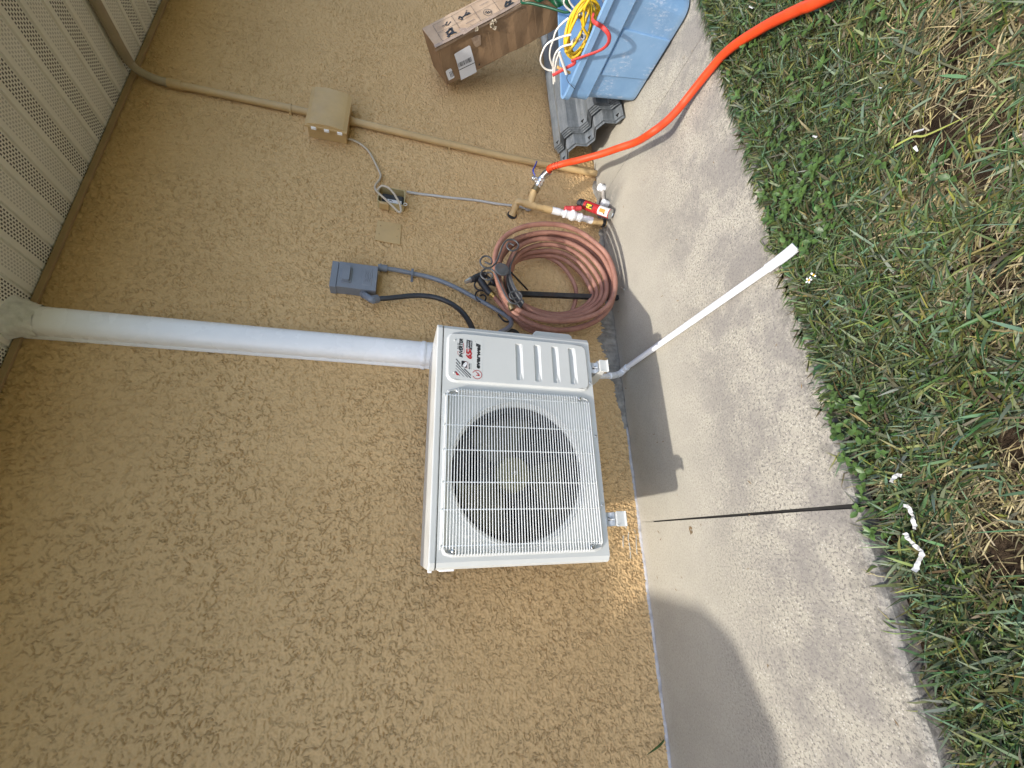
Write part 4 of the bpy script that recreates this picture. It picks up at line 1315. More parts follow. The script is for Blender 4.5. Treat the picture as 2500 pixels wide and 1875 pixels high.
# bib: brass nipple, chrome ball valve, blue lever
K = ys('P', [(812, 565), (850, 500), (868, 465), (890, 420), (925, 360), (965, 315), (1040, 245)], [-0.104, -0.116, -0.122, -0.130, -0.142, -0.158, -0.190])
mb = MB()
mb.tube([K[0], K[1]], 0.0180, 8, smooth=False)
mb.build('brass_nipple', M['oldbrass'], tp, 0.001)
mb = MB()
mb.tube([K[1], K[2]], 0.0165, 18, smooth=False)
mb.tube([K[2], K[3]], 0.0205, 20, smooth=False)
mb.tube([K[2] + (K[3] - K[2]) * .35, K[2] + (K[3] - K[2]) * .5], 0.0218, 20, smooth=False)
mb.tube([K[3], K[4]], [0.0175, 0.020, 0.017], 18, 4)
mb.sphere((K[3] + K[4]) / 2, 0.0240, 16)
mb.tube([K[4], K[5]], 0.0165, 18, smooth=False)
mb.tube([K[5], K[6]], 0.0185, 8, smooth=False)
bibo = mb.build('bib_body', M['chrome'], tp)
S_ = ys('P', [(880, 400), (830, 375), (790, 355)], [-0.136, -0.150, -0.160])
mb = MB()
mb.tube(S_, 0.0075, 12, smooth=False)
mb.tube([S_[1], S_[2]], 0.0115, 6, smooth=False)
mb.sphere(S_[2], 0.009, 10)
mb.build('bib_stem', M['chrome'], tp)
mb = MB()
mb.tube(ys('P', [(825, 330), (812, 300), (795, 260), (792, 225), (812, 185), (832, 140), (848, 95)], [-.160, -.163, -.168, -.170, -.172, -.175, -.178]), [0.0035, 0.0055, 0.006, 0.006, 0.006, 0.0055], 10, 5, flat=(1.0, 0.6))
mb.build('blue_lever', M['blueplastic'], tp)

MB.RS = 1.0
# ------------------------------------------------------------------ orange hose
oh = thing('orange_hose', 'bright orange hose arching from the tap across the walkway onto the grass', 'hose', (1.8, -0.5, 0.2))
hp = [K[6], hit((1345, 409), 1, -0.225), hit((1378, 399), 1, -0.285), hit((1413, 391), 1, -0.355), hit((1468, 376), 1, -0.445), hit((1512, 361), 1, -0.525), hit((1555, 346), 1, -0.600)]
hp += [hit(q, 2, z) for q, z in (((1592, 323), 0.128), ((1624, 299), 0.090), ((1652, 271), 0.058), ((1676, 242), 0.036), ((1728, 177), 0.020), ((1780, 121), 0.018), ((1866, 65), 0.016), ((1953, 22), 0.018), ((2022, -8), 0.020))]
d = nrm(hp[-1] - hp[-2])
hp += [hp[-1] + d * 0.4 + V(0, -.05, -0.005), hp[-1] + d * 0.8 + V(0.1, -.2, -0.01)]
mb = MB()
mb.tube(hp, 0.0162, 18, 8)
mb.build('tube', M['orange'], oh)
mb = MB()
cv = curve(hp, 40)
for k in (3, 12, 21, 30, 42, 54, 60):
    a, b = cv[k], cv[k + 4]
    mb.tube([a, b], 0.0171, 18, smooth=False)
mb.build('crimp_ring', M['orange'], oh)
mb = MB()
for k in (8, 17, 26, 37, 49, 57, 64):
    a, b = cv[k], cv[k + 1]
    mb.tube([a, b], 0.0177, 18, smooth=False)
mb.build('crimp_shade_band', simple('dark_red_shade', (0.16, 0.012, 0.008), 0.6), oh)  # dark raised bands: the shade between crimps put into the colour

# ------------------------------------------------------------------ red garden hose, hanger, nozzle
loops = [
    ([(360, 960), (365, 860), (400, 770), (470, 700), (570, 650), (680, 625), (800, 620), (920, 634), (1050, 685), (1170, 770), (1260, 860), (1312, 970), (1335, 1090), (1320, 1200), (1265, 1290), (1170, 1355), (1040, 1395), (900, 1408), (760, 1396), (630, 1356), (520, 1296), (440, 1210), (385, 1090)], -0.205, 0.0124),
    ([(400, 900), (450, 800), (540, 740), (640, 708), (740, 690), (860, 692), (1000, 718), (1120, 785), (1225, 880), (1295, 1010), (1325, 1130), (1300, 1270), (1225, 1370), (1120, 1435), (980, 1474), (830, 1476), (690, 1440), (560, 1370), (450, 1250), (395, 1100)], -0.165, 0.0124),
    ([(490, 900), (560, 800), (680, 748), (800, 740), (950, 768), (1080, 838), (1180, 935), (1250, 1050), (1262, 1180), (1205, 1282), (1090, 1352), (950, 1386), (800, 1378), (670, 1334), (560, 1262), (480, 1160), (450, 1030)], -0.145, 0.0124),
    ([(500, 930), (570, 850), (680, 800), (800, 787), (930, 812), (1060, 888), (1150, 985), (1218, 1105), (1218, 1210), (1150, 1292), (1040, 1346), (900, 1370), (770, 1356), (640, 1312), (540, 1230), (480, 1120), (470, 1020)], -0.120, 0.0124),
    ([(510, 930), (600, 868), (700, 845), (810, 838), (930, 864), (1040, 935), (1122, 1035), (1180, 1145), (1172, 1232), (1100, 1302), (990, 1352), (870, 1362), (740, 1342), (620, 1292), (530, 1212), (480, 1110)], -0.098, 0.0124),
    ([(520, 930), (620, 890), (740, 876), (850, 884), (955, 930), (1060, 1025), (1128, 1135), (1146, 1210), (1080, 1290), (960, 1340), (830, 1350), (700, 1322), (590, 1272), (510, 1190), (480, 1080), (490, 1000)], -0.075, 0.0124),
    ([(380, 1000), (420, 880), (520, 780), (650, 730), (790, 715), (930, 735), (1080, 800), (1200, 900), (1280, 1030), (1300, 1160), (1275, 1300), (1180, 1400), (1050, 1455), (900, 1480), (760, 1478), (620, 1440), (500, 1350), (420, 1220), (385, 1110)], -0.125, 0.0124),
]
gh = thing('garden_hose', 'coiled faded red garden hose hanging on the black iron hanger', 'hose', (1.27, -0.13, 0.4))
mb = MB()
for pts, y, r_ in loops:
    P = ys('D', pts, y)
    mb.tube(P, r_, 14, 6, True)
mb.tube(ys('D', [(600, 872), (700, 862), (790, 890), (880, 940), (960, 1030), (1010, 1130), (1015, 1220), (990, 1310), (960, 1372), (900, 1400)], -0.055), 0.0112, 14, 6)
mb.tube(ys('D', [(355, 1210), (400, 1268), (470, 1338), (540, 1402), (620, 1470), (720, 1500), (860, 1490)], [-.11, -.11, -.105, -.10, -.09, -.085, -.085]), 0.0112, 14, 6)
mb.tube(ys('D', [(400, 940), (385, 1010), (400, 1080), (430, 1170), (465, 1240), (482, 1268)], [-.18, -.19, -.20, -.21, -.215, -.215]), 0.0105, 14, 6)
mb.build('tube', M['hose_red'], gh)
mb = MB()
E_ = ys('D', [(478, 1255), (490, 1285), (505, 1312)], -0.216)
mb.tube([E_[0], E_[1]], 0.0125, 14, smooth=False)
mb.tube([E_[1], E_[2]], 0.0160, 12, smooth=False)
mb.build('coupling', M['oldbrass'], gh, 0.001)

hg = thing('hose_hanger', 'black wrought-iron hose hanger with scrolls, round disc and post', 'hose hanger', (1.256, -0.08, 0.0))
def oc(pts, y):
    return ys('O', pts, y)
mb = MB()
pt = hit(zp('D', (540, 1180)), 1, -0.075)
pb = V(1.253, -0.085, 0.0)
mb.obox((pt + pb) / 2, (1, 0, 0), (0, 1, 0), nrm(pt - pb), 0.0125, 0.003, np.linalg.norm(pt - pb) / 2)
mb.obox((pt + pb) / 2 + V(-0.011, 0.008, 0), (1, 0, 0), (0, 1, 0), nrm(pt - pb), 0.0015, 0.008, np.linalg.norm(pt - pb) / 2 - 0.002)
mb.build('post', M['iron'], hg, 0.001)
mb = MB()
YH = -0.245
mb.tube(oc([(480, 600), (530, 622), (588, 636), (610, 590), (590, 535), (530, 498), (455, 500), (400, 560), (400, 625), (450, 690), (530, 712), (600, 690), (660, 640), (705, 575), (760, 430), (812, 290), (880, 205), (980, 188), (1065, 230), (1100, 300), (1060, 370), (970, 392), (900, 345), (892, 285), (930, 255), (975, 275), (1015, 297)], YH), 0.0042, 8, 5)
mb.tube(oc([(485, 825), (540, 795), (598, 808), (625, 860), (590, 912), (520, 930), (440, 890), (405, 830), (430, 765), (500, 725), (580, 728), (640, 765), (690, 830), (730, 930), (800, 1090), (870, 1240), (950, 1340), (1050, 1368), (1135, 1310), (1158, 1225), (1110, 1155), (1020, 1142), (950, 1180), (945, 1250), (1000, 1282), (1075, 1248)], YH), 0.0042, 8, 5)
mb.build('front_scroll', M['irongrey'], hg)
mb = MB()
yb = -0.045
mb.tube(oc([(372, 1022), (420, 1005), (400, 960), (330, 955), (290, 1010), (305, 1070), (360, 1112), (440, 1118), (500, 1080), (560, 1000), (620, 940), (700, 900)], yb), 0.0042, 8, 5)
mb.tube(oc([(385, 1225), (450, 1205), (500, 1245), (480, 1310), (410, 1332), (335, 1285), (305, 1215), (340, 1145), (420, 1125), (500, 1150), (580, 1200), (660, 1180)], yb), 0.0042, 8, 5)
mb.tube(oc([(470, 830), (640, 960), (800, 1050), (1000, 1130)], -0.09), 0.007, 8, 5)
mb.tube(oc([(560, 1010), (640, 1020), (760, 1080), (900, 1150)], -0.07), 0.006, 8, 5)
mb.build('back_scroll', M['iron'], hg)
c = hit(zp('O', (795, 737)), 1, YH - 0.008)
mb = MB()
mb.lathe(c, (0, -1, 0), [(-0.001, 0.0335), (0.0015, 0.0335), (0.0035, 0.029), (0.0045, 0.002)], 36)
mb.build('disc', M['irongrey'], hg)
mb = MB()
S_ = curve(oc([(1075, 400), (1000, 520), (958, 680), (958, 830), (1005, 985), (1095, 1165), (1205, 1335)], YH + 0.01), 6)
n = len(S_)
vs = [p for p in S_] + [p + V(0, 0.205, 0) for p in S_]
mb.add(vs, [(i, i + 1, n + i + 1, n + i) for i in range(n - 1)], 0, True)
sadd = mb.build('saddle', M['irongrey'], hg)
sm_ = sadd.modifiers.new('thick', 'SOLIDIFY')
sm_.thickness = 0.002
mb = MB()
mb.tube([hit(zp('O', (965, 795)), 1, YH + 0.012), hit(zp('O', (1265, 1112)), 1, -0.082)], 0.0045, 8, smooth=False)
mb.build('strut', M['iron'], hg)

sn = thing('spray_nozzle', 'black pistol-grip spray nozzle with a metal tip on the red hose end', 'nozzle', hit(zp('O', (420, 960)), 1, -0.12))
N1, N2, N3, N4 = ys('O', [(120, 968), (215, 928), (270, 912), (420, 848)], [-0.125, -0.12, -0.118, -0.112])
mb = MB()
mb.tube([N1, N2], [0.0085, 0.0120], 14, 1, smooth=False)
mb.build('metal_tip', M['zinc'], sn, 0.001)
mb = MB()
mb.tube([N2, N3], 0.0150, 16, smooth=False)
mb.build('collar', M['motor'], sn, 0.001)
mb = MB()
mb.tube(ys('O', [(262, 916), (340, 882), (430, 850), (505, 835)], -0.115), [0.0165, 0.018, 0.018, 0.014], 14, 5)
mb.tube(ys('O', [(370, 890), (420, 970), (480, 1060), (540, 1140), (585, 1185)], -0.112), [0.018, 0.017, 0.0165, 0.0175, 0.0165], 14, 5)
mb.build('grip', M['black'], sn)
mb = MB()
mb.tube(ys('O', [(450, 860), (510, 860), (570, 920), (620, 970), (640, 1000)], -0.112), 0.006, 8, 5)
mb.build('trigger', M['black'], sn)
mb = MB()
q = ys('O', [(585, 1175), (625, 1215), (655, 1235)], -0.111)
mb.tube([q[0], q[1]], 0.0155, 8, smooth=False)
mb.tube([q[1], q[2]], 0.0135, 14, smooth=False)
mb.build('brass_swivel', M['brass'], sn, 0.001)

# ------------------------------------------------------------------ spray can, pipe caps, screw
b0, b1 = V(1.735, -0.166, 0.032), V(1.876, -0.070, 0.165)
can = thing('spray_can', 'red and white spray can with a black cap leaning on the tap pipe', 'spray can', b0)
ax = nrm(b1 - b0)
L = np.linalg.norm(b1 - b0)
u0 = nrm(V(CAM[0], CAM[1], CAM[2]) - b0)
u0 = nrm(u0 - ax * (u0 @ ax))
w0_ = np.cross(ax, u0)
rc = 0.0268
mb = MB()
def cpt(a, d, r=rc):
    return b0 + ax * d + (u0 * math.cos(a) + w0_ * math.sin(a)) * r
def cpatch(a0, a1, d0, d1, mi, r=rc, n=14):
    vs = [cpt(a0 + (a1 - a0) * i / n, d, r) for i in range(n + 1) for d in (d0, d1)]
    mb.add(vs, [(2 * i, 2 * i + 2, 2 * i + 3, 2 * i + 1) for i in range(n)], mi, True)
Lb = L * 0.80
tau = 2 * math.pi
cpatch(-0.95, 1.15, 0.006, Lb * 0.42, 1)
cpatch(-0.95, 1.15, Lb * 0.42, Lb, 0)
cpatch(1.15, 3.3, 0.006, Lb * 0.80, 2)
cpatch(1.15, 3.3, Lb * 0.80, Lb, 0)
cpatch(3.3, tau - 0.95, 0.006, Lb, 0)
cpatch(0, tau, 0.0, 0.006, 0, rc, 40)
body = mb.build('body', [M['redcan'], M['whitecan'], M['greycan']], can)
mb = MB()
mb.lathe(b0, ax, [(0.004, rc - 0.001), (-0.001, rc + 0.0005), (-0.002, rc - 0.001), (0.001, rc - 0.003), (0.007, rc * 0.55), (0.009, 0.001)], 40, 0, (False, False))
mb.build('metal_rim', M['zinc'], can)
mb = MB()
mb.lathe(b0, ax, [(Lb - 0.002, rc), (Lb + 0.003, rc * 0.93), (Lb + 0.007, rc * 0.85)], 30)
mb.build('shoulder', M['zinc'], can)
mb = MB()
cap0 = b0 + ax * (Lb + 0.002)
mb.lathe(cap0, ax, [(0, rc * 0.97), (0.006, rc * 0.99), (L * 0.17, rc * 0.94), (L * 0.20, rc * 0.80)], 30)
mb.obox(cap0 + ax * 0.026 + u0 * 0.022, ax, u0, w0_, 0.014, 0.010, 0.011)
mb.build('cap', M['black'], can, 0.002)
pr_y, pr_o, pr_k = MB(), MB(), MB()
mb = pr_y
cpatch(1.2, 2.2, Lb * 0.86, Lb * 0.97, 0, rc + .0003, 8)
cpatch(0.10, 0.40, Lb * 0.68, Lb * 0.86, 0, rc + .0006, 4)
cpatch(-0.42, -0.28, Lb * 0.64, Lb * 0.84, 0, rc + .0006, 3)
cpatch(-0.20, 0.05, Lb * 0.74, Lb * 0.80, 0, rc + .0006, 3)
cpatch(-0.28, -0.05, Lb * 0.82, Lb * 0.86, 0, rc + .0006, 3)
mb = pr_k
cpatch(-0.5, 0.5, Lb * 0.62, Lb * 0.90, 0, rc + .0003, 8)
cpatch(1.3, 2.1, Lb * 0.80, Lb * 0.84, 0, rc + .0004, 8)
for k in range(5):
    cpatch(1.3, 2.2 - 0.1 * (k % 2), Lb * (0.70 - 0.05 * k), Lb * (0.715 - 0.05 * k), 0, rc + .0003, 6)
cpatch(-0.50, -0.30, Lb * 0.13, Lb * 0.19, 0, rc + .0006, 4)
mb = pr_o
cpatch(-0.30, 0.45, Lb * 0.14, Lb * 0.36, 0, rc + .0004, 8)
pr_y.build('yellow_print', M['yellow'], body)
pr_o.build('ochre_print', M['ochre'], body)
pr_k.build('black_print', M['ink'], body)
for (x, y, lab, t) in ((2.0, -0.088, 'white plastic pipe cap on the ground nearest the tan conduit foot', 0.35), (1.868, -0.102, 'white plastic pipe cap on the ground behind the spray can', 0.30)):
    pc = thing('pipe_stub', lab, 'pipe cap', (x, y, 0), 'capped pipe stubs by the wall')
    mb = MB()
    d = nrm(V(0.02, -0.25, 1))
    mb.tube([V(x, y, -0.02), V(x, y, 0) + d * 0.02], 0.0135, 16, smooth=False)
    mb.build('riser', M['pvc'], pc)
    mb = MB()
    mb.lathe(V(x, y, 0) + d * 0.004, d, [(0, 0.0215), (0.032, 0.0215), (0.036, 0.0195), (0.0375, 0.009)], 22)
    mb.build('cap', M['pvc'], pc)
mb = MB()
mb.tube([(1.985, -0.09, 0.010), (1.93, -0.088, 0.012), (1.885, -0.096, 0.010)], 0.0105, 12, 4)
tag(mb.build('pipe_scrap', simple('dirty_grey_pvc', (0.36, 0.33, 0.29), 0.6, 0, 0.2, 40)), 'dirty white pipe scrap lying between the two pipe caps', 'pipe')
p = hit((1521, 705), 2, 0.0)
sc = thing('screw', 'small loose metal screw lying on the walkway below the hose', 'screw', p)
mb = MB()
a, b = hit((1517, 702), 2, 0.005), hit((1523, 706), 2, 0.005)
d = nrm(b - a)
mb.tube([a, b], 0.0022, 8, smooth=False)
mb.build('shank', M['zinc'], sc)
mb = MB()
mb.tube([b, b + d * 0.004], 0.0055, 8, smooth=False)
mb.build('head', M['zinc'], sc)

# ------------------------------------------------------------------ leaning cardboard box
p0 = V(2.777, -0.03, 1.032)
ba, bb, bc = nrm(V(0.43254, -0.36991, -0.82224)), nrm(V(0.90146, 0.16092, 0.40183)), nrm(V(-0.01633, -0.91503, 0.40306))
S, BL = 0.208, 1.13
cx_ = thing('cardboard_box', 'long brown cardboard box leaning against the wall behind the blue tote', 'box', p0 + ba * BL)
def bx(a, b, c):
    return p0 + ba * a - bb * b + bc * c
mb = MB()
NA = 24
r = np.random.default_rng(11)
vs, fs = [], []
for i in range(NA + 1):
    a = BL * i / NA
    for (b, c) in ((0, 0), (S / 2, 0), (S, 0), (S, S / 2), (S, S), (S / 2, S), (0, S), (0, S / 2)):
        e = 0.0025 if (b in (0, S) and c in (0, S)) else 0.004
        j = r.normal(0, 1, 3) * e * (0.35 if i in (0, NA) else 0.6)
        vs.append(bx(a, b, c) + j[0] * ba * 0.3 - j[1] * bb + j[2] * bc)
for i in range(NA):
    for k in range(8):
        fs.append((i * 8 + k, i * 8 + (k + 1) % 8, (i + 1) * 8 + (k + 1) % 8, (i + 1) * 8 + k))
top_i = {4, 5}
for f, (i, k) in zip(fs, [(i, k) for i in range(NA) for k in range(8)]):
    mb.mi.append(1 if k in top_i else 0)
    mb.sm.append(False)
mb.v, mb.f = [tuple(v) for v in vs], [tuple(f) for f in fs]
mb.f.append(tuple(range(8)))
mb.mi.append(0)
mb.sm.append(False)
mb.f.append(tuple(NA * 8 + k for k in range(7, -1, -1)))
mb.mi.append(0)
mb.sm.append(False)
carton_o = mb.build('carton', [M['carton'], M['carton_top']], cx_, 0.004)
def onface(k, q, face, lift=0.0045):
    """picture point -> point on the box face, lifted clear of it"""
    if face == 'top':
        return hitp(zp(k, q), bx(0, 0, S + lift), bc)
    return hitp(zp(k, q), bx(0, S + lift, 0), bb)
def fpoly(mb, pts, face, lift=0.0045, mi=0):
    mb.add([onface('L', q, face, lift) for q in pts], [tuple(range(len(pts)))], mi)
def fline(mb, pts, face, wd, lift=0.0045, mi=0):
    P = [onface('L', q, face, lift) for q in pts]
    nn = bc if face == 'top' else bb
    for p, q in zip(P[:-1], P[1:]):
        s_ = nrm(np.cross(nrm(q - p), nn)) * wd / 2
        mb.add([p - s_, q - s_, q + s_, p + s_], [(0, 1, 2, 3)], mi)
mb = MB()
fpoly(mb, [(490, 735), (520, 712), (690, 614), (708, 622), (742, 740), (770, 850), (796, 972), (690, 1030), (585, 1082), (555, 945), (520, 820)], 'front', 0.0048)
fpoly(mb, [(375, 968), (395, 945), (440, 922), (458, 935), (497, 1038), (488, 1052), (420, 1088), (400, 1040)], 'front', 0.0048)
lab = mb.build('paper_label', M['paper'], cx_)
mb = MB()
r = np.random.default_rng(5)
t = 0.0
while t < 1.0:
    wd = r.choice([0.012, 0.02, 0.03])
    t1 = min(1, t + wd)
    a0, a1 = V(540, 858) + t * V(178, -92), V(540, 858) + t1 * V(178, -92)
    c0_, c1_ = V(556, 912) + t * V(180, -88), V(556, 912) + t1 * V(180, -88)
    fpoly(mb, [tuple(c0_), tuple(c1_), tuple(a1), tuple(a0)], 'front', 0.0056)
    t = t1 + r.choice([0.012, 0.02, 0.03])
for k in range(3):
    a0 = V(425 + k * 16, 975 - 8 * k)
    fpoly(mb, [tuple(a0), tuple(a0 + V(7, -4)), tuple(a0 + V(30, 66)), tuple(a0 + V(23, 70))], 'front', 0.0056)
fline(mb, [(554, 948), (768, 846)], 'front', 0.0035, 0.0056)
fpoly(mb, [(822, 868), (833, 850), (842, 882), (818, 888)], 'front', 0.005)
mb.build('label_print', M['ink'], lab)
mb = MB()
for l in ([(200, 342), (332, 552)], [(455, 215), (592, 422)], [(710, 70), (850, 278)], [(1005, -5), (1110, 145)], [(200, 342), (455, 215), (710, 70), (1005, -80)],
          [(268, 446), (522, 318), (778, 172), (1062, 20)], [(332, 552), (592, 422), (850, 278), (1110, 145), (1390, -10)]):
    fline(mb, l, 'top', 0.0016, 0.0046)
def icon(mb, c, strokes, wd=0.006):
    for s_ in strokes:
        fline(mb, [(c[0] + x, c[1] + y) for x, y in s_], 'top', wd, 0.0047)
icon(mb, (440, 440), [[(-60, 10), (-30, -30), (10, -50), (35, -10)], [(-50, 20), (0, 20), (40, 0), (80, -5)], [(-40, 60), (-10, 20), (20, -10)], [(-20, -40), (0, -60)], [(10, -70), (20, -40)]], 0.012)
icon(mb, (630, 200), [[(-80, 60), (-70, 20), (-40, 30), (-30, 60), (-60, 65)], [(-50, 45), (0, 10), (70, -20)], [(0, 10), (20, -25), (25, -45)], [(30, 5), (55, -35), (75, -15)], [(20, -62), (32, -60)]], 0.007)
icon(mb, (385, 320), [[(-60, 35), (-10, 10), (5, -20)], [(-10, 15), (20, 20), (60, -30)], [(0, -15), (15, -30)]], 0.006)
icon(mb, (1220, 40), [[(-50, 55), (0, 30), (70, -10)], [(-45, 40), (-20, -30)], [(10, 20), (30, -40)], [(-30, 0), (40, -30)]], 0.010)
cc_ = V(942, 165)
ring_ = [(cc_[0] + 56 * math.cos(a), cc_[1] + 42 * math.sin(a)) for a in np.linspace(0, 2 * math.pi, 25)]
fline(mb, ring_, 'top', 0.003, 0.0047)
fline(mb, [(910, 175), (925, 150), (938, 182), (955, 148), (968, 172), (985, 150)], 'top', 0.0045, 0.0047)
mb.build('printed_icon', M['ink'], cx_)
mb = MB()
for (x0_, y0_, x1_, y1_) in ((650, 320, 770, 255), (835, 78, 955, 15)):
    for k in range(7):
        t0, t1 = k / 7, (k + 0.6) / 7
        a0 = V(x0_, y0_) + t0 * V(x1_ - x0_, y1_ - y0_)
        a1 = V(x0_, y0_) + t1 * V(x1_ - x0_, y1_ - y0_)
        fline(mb, [tuple(a0 + V(0, -6)), tuple(a1 + V(0, 4))], 'top', 0.004, 0.0047)
mb.build('worn_print', M['greyink'], cx_)
mb = MB()
def tape(a0, a1, c0, c1):
    pass
fpoly(mb, [(232, 660), (600, 470), (880, 330), (1180, 170), (1390, 50), (1400, 85), (1190, 200), (890, 355), (610, 500), (240, 700)], 'front', 0.0047)
fpoly(mb, [(235, 645), (600, 462), (880, 315), (1180, 155), (1390, 30), (1385, 0), (1170, 120), (870, 285), (585, 430), (215, 610)], 'top', 0.0050)
fpoly(mb, [(720, 520), (790, 480), (845, 470), (855, 600), (790, 640), (760, 610)], 'front', 0.0049)
fpoly(mb, [(545, 395), (590, 375), (740, 375), (700, 310), (760, 380), (620, 470)], 'top', 0.0052)
mb.build('packing_tape', M['tape'], cx_)
mb = MB()
cm = simple('pale_cardboard_crease', (0.33, 0.21, 0.115), 0.8)
for l in ([(1575, 110), (1590, 300), (1612, 480)], [(950, 430), (985, 600), (1015, 780)], [(300, 700), (325, 900), (400, 1160)]):
    mb = MB()
    fline(mb, l, 'front', 0.004, 0.0047)
    mb.build('crease', cm, cx_)
mb = MB()
r = np.random.default_rng(8)
for (u, v) in ((1010, 330), (1035, 380), (985, 350), (790, 400), (1045, 285), (800, 385), (1000, 300)):
    p = onface('L', (u, v), 'front', 0.006)
    for k in range(5):
        a, b_ = nrm(r.normal(0, 1, 3)), nrm(r.normal(0, 1, 3))
        mb.add([p + a * 0.012, p + b_ * 0.011 + V(0, -.004, 0), p - a * 0.011 + V(-.003, 0, 0), p - b_ * 0.012], [(0, 1, 2, 3)])
mb.build('torn_tape', simple('pale_torn_tape', (0.50, 0.43, 0.32), 0.4), cx_)

# ------------------------------------------------------------------ dark green bag behind the tote
gb = thing('plastic_bag', 'dark green plastic bag crumpled over the cardboard box behind the tote', 'bag', (2.9, -0.62, 0.45))
r = np.random.default_rng(21)
def gp(q, y):
    return hit(zp('L', q), 1, y)
edge = [(1395, -60), (1400, 30), (1440, 40), (1520, 42), (1640, 70), (1760, 100), (1880, 135), (1985, 165), (2050, 160)]
E1 = curve([gp(q, y) for q, y in zip(edge, np.linspace(-0.50, -0.62, len(edge)))], 6)
mb = MB()
rows = 14
vs = []
for j in range(rows + 1):
    s = j / rows
    for i, e in enumerate(E1):
        f = 0.013 * math.sin(i * 0.5 + 1.6 * math.sin(j * 0.6)) + 0.006 * math.sin(i * 1.3 + j)
        vs.append(e + V(0.30 * s + 0.02 * math.sin(i * .5), -0.02 - 0.05 * math.sin(s * 3.0) + f * min(1, s * 4), 0.20 * s + 0.6 * f * min(1, s * 3)))
n = len(E1)
mb.add(vs, [(j * n + i, j * n + i + 1, (j + 1) * n + i + 1, (j + 1) * n + i) for j in range(rows) for i in range(n - 1)], 0, True)
sk = mb.build('skin', M['green'], gb)
sd = sk.modifiers.new('thick', 'SOLIDIFY')
sd.thickness = 0.003
mb = MB()
mb.tube(E1, 0.006, 8, smooth=False)
mb.build('hem', simple('green_plastic_hem', (0.006, 0.075, 0.036), 0.4), gb)

# ------------------------------------------------------------------ blue storage tote
tt = thing('storage_tote', 'scuffed light blue plastic storage tote without a lid, full of cords', 'tote', (2.45, -0.73, 0))
th = math.radians(6.0)
e1, e2 = V(math.cos(th), -math.sin(th), 0), V(-math.sin(th), -math.cos(th), 0)
org = V(2.205, -0.462, 0)                                        # wall-side corner of the bottom, at the near end
LW, LL = 0.475, 0.66
def tl(u, v, z):                                                 # u along the length, v out from the wall
    return org + e1 * u + e2 * v + V(0, 0, z)
def tloop(grow, r, z, n=8, inset=None):
    P = rrect(-grow, LL + grow, -grow * 0.40, LW + grow, r, n)
    return [tl(u, v, z) for u, v in P]
mb = MB()
levels = [(-0.010, 0.045, 0.004), (0.0, 0.050, 0.012), (0.022, 0.055, 0.150), (0.041, 0.058, 0.268)]
L0 = [tloop(*l) for l in levels]
mb.cap(L0[0])
for a, b in zip(L0[:-1], L0[1:]):
    mb.ring(a, b, 0, False)
SK = [tloop(0.053, 0.062, 0.272), tloop(0.058, 0.062, 0.276), tloop(0.066, 0.064, 0.368)]
mb.ring(L0[-1], SK[0])
mb.ring(SK[0], SK[1])
mb.ring(SK[1], SK[2])
RM = [tloop(0.080, 0.066, 0.369), tloop(0.082, 0.066, 0.372), tloop(0.083, 0.066, 0.398), tloop(0.080, 0.064, 0.401), tloop(0.066, 0.060, 0.401), tloop(0.063, 0.058, 0.397)]
mb.ring(SK[2], RM[0])
for a, b in zip(RM[:-1], RM[1:]):
    mb.ring(a, b)
IN = [tloop(0.060, 0.058, 0.36), tloop(0.036, 0.052, 0.268), tloop(-0.004, 0.046, 0.010)]
mb.ring(RM[-1], IN[0])
mb.ring(IN[0], IN[1])
mb.ring(IN[1], IN[2])
mb.cap(IN[2])
mb.build('body', M['tote'], tt, 0.0035, 3)
mb = MB()
# raised centre panel of the end wall and of the long wall
for (v0, v1) in ((0.150, 0.340),):
    q = []
    for (v, z) in ((v0, 0.014), (v1, 0.014), (v1 + 0.012, 0.262), (v0 - 0.012, 0.262)):
        g_ = 0.001 + 0.041 * (z - 0.012) / 0.256
        q.append(tl(-g_ - 0.007, v, z))
    mb.prism(q, e1 * 0.03)
mb.build('end_panel', M['tote'], tt, 0.004)
# cords and odds and ends in the tote
yc_ = thing('extension_cable', 'coiled yellow extension cord on top of the blue tote', 'cord', (2.35, -0.65, 0.45))
mb = MB()
r = np.random.default_rng(2)
for k in range(9):
    cx0, cy0 = 640 + r.normal(0, 28) + 10 * k, 420 + r.normal(0, 25)
    A_, B_ = 400 + r.normal(0, 40), 125 + 17 * k + r.normal(0, 16)
    tilt = math.radians(17 + r.normal(0, 5))
    P = []
    for i in range(16):
        a = 2 * math.pi * i / 16
        lx, ly = B_ * math.cos(a), A_ * math.sin(a)
        q = (cx0 + lx * math.cos(tilt) - ly * math.sin(tilt) * -1 * 0.9, cy0 + lx * math.sin(tilt) * 0.3 - ly * math.cos(tilt))
        P.append(hit(zp('M', q), 0, 2.20 + 0.014 * k + 0.010 * math.sin(a * 2 + k) + 0.06 * (1 + math.sin(a)) / 2))
    mb.tube(P, 0.0064, 8, 4, True)
mb.tube(xs('M', [(830, -20), (780, 60), (750, 140), (740, 260), (748, 370)], 2.20), 0.0062, 8, 5)
mb.tube(xs('M', [(690, 215), (715, 300), (735, 400), (770, 470), (800, 510)], 2.21), 0.0062, 8, 5)
mb.build('coil', M['yellowcord'], yc_)
mb = MB()
mb.tube(xs('M', [(690, 250), (680, 222), (700, 205)], 2.21), 0.009, 10, 4)
mb.build('plug', M['oldbrass'], yc_)
wc2 = MB()
WX = 2.16
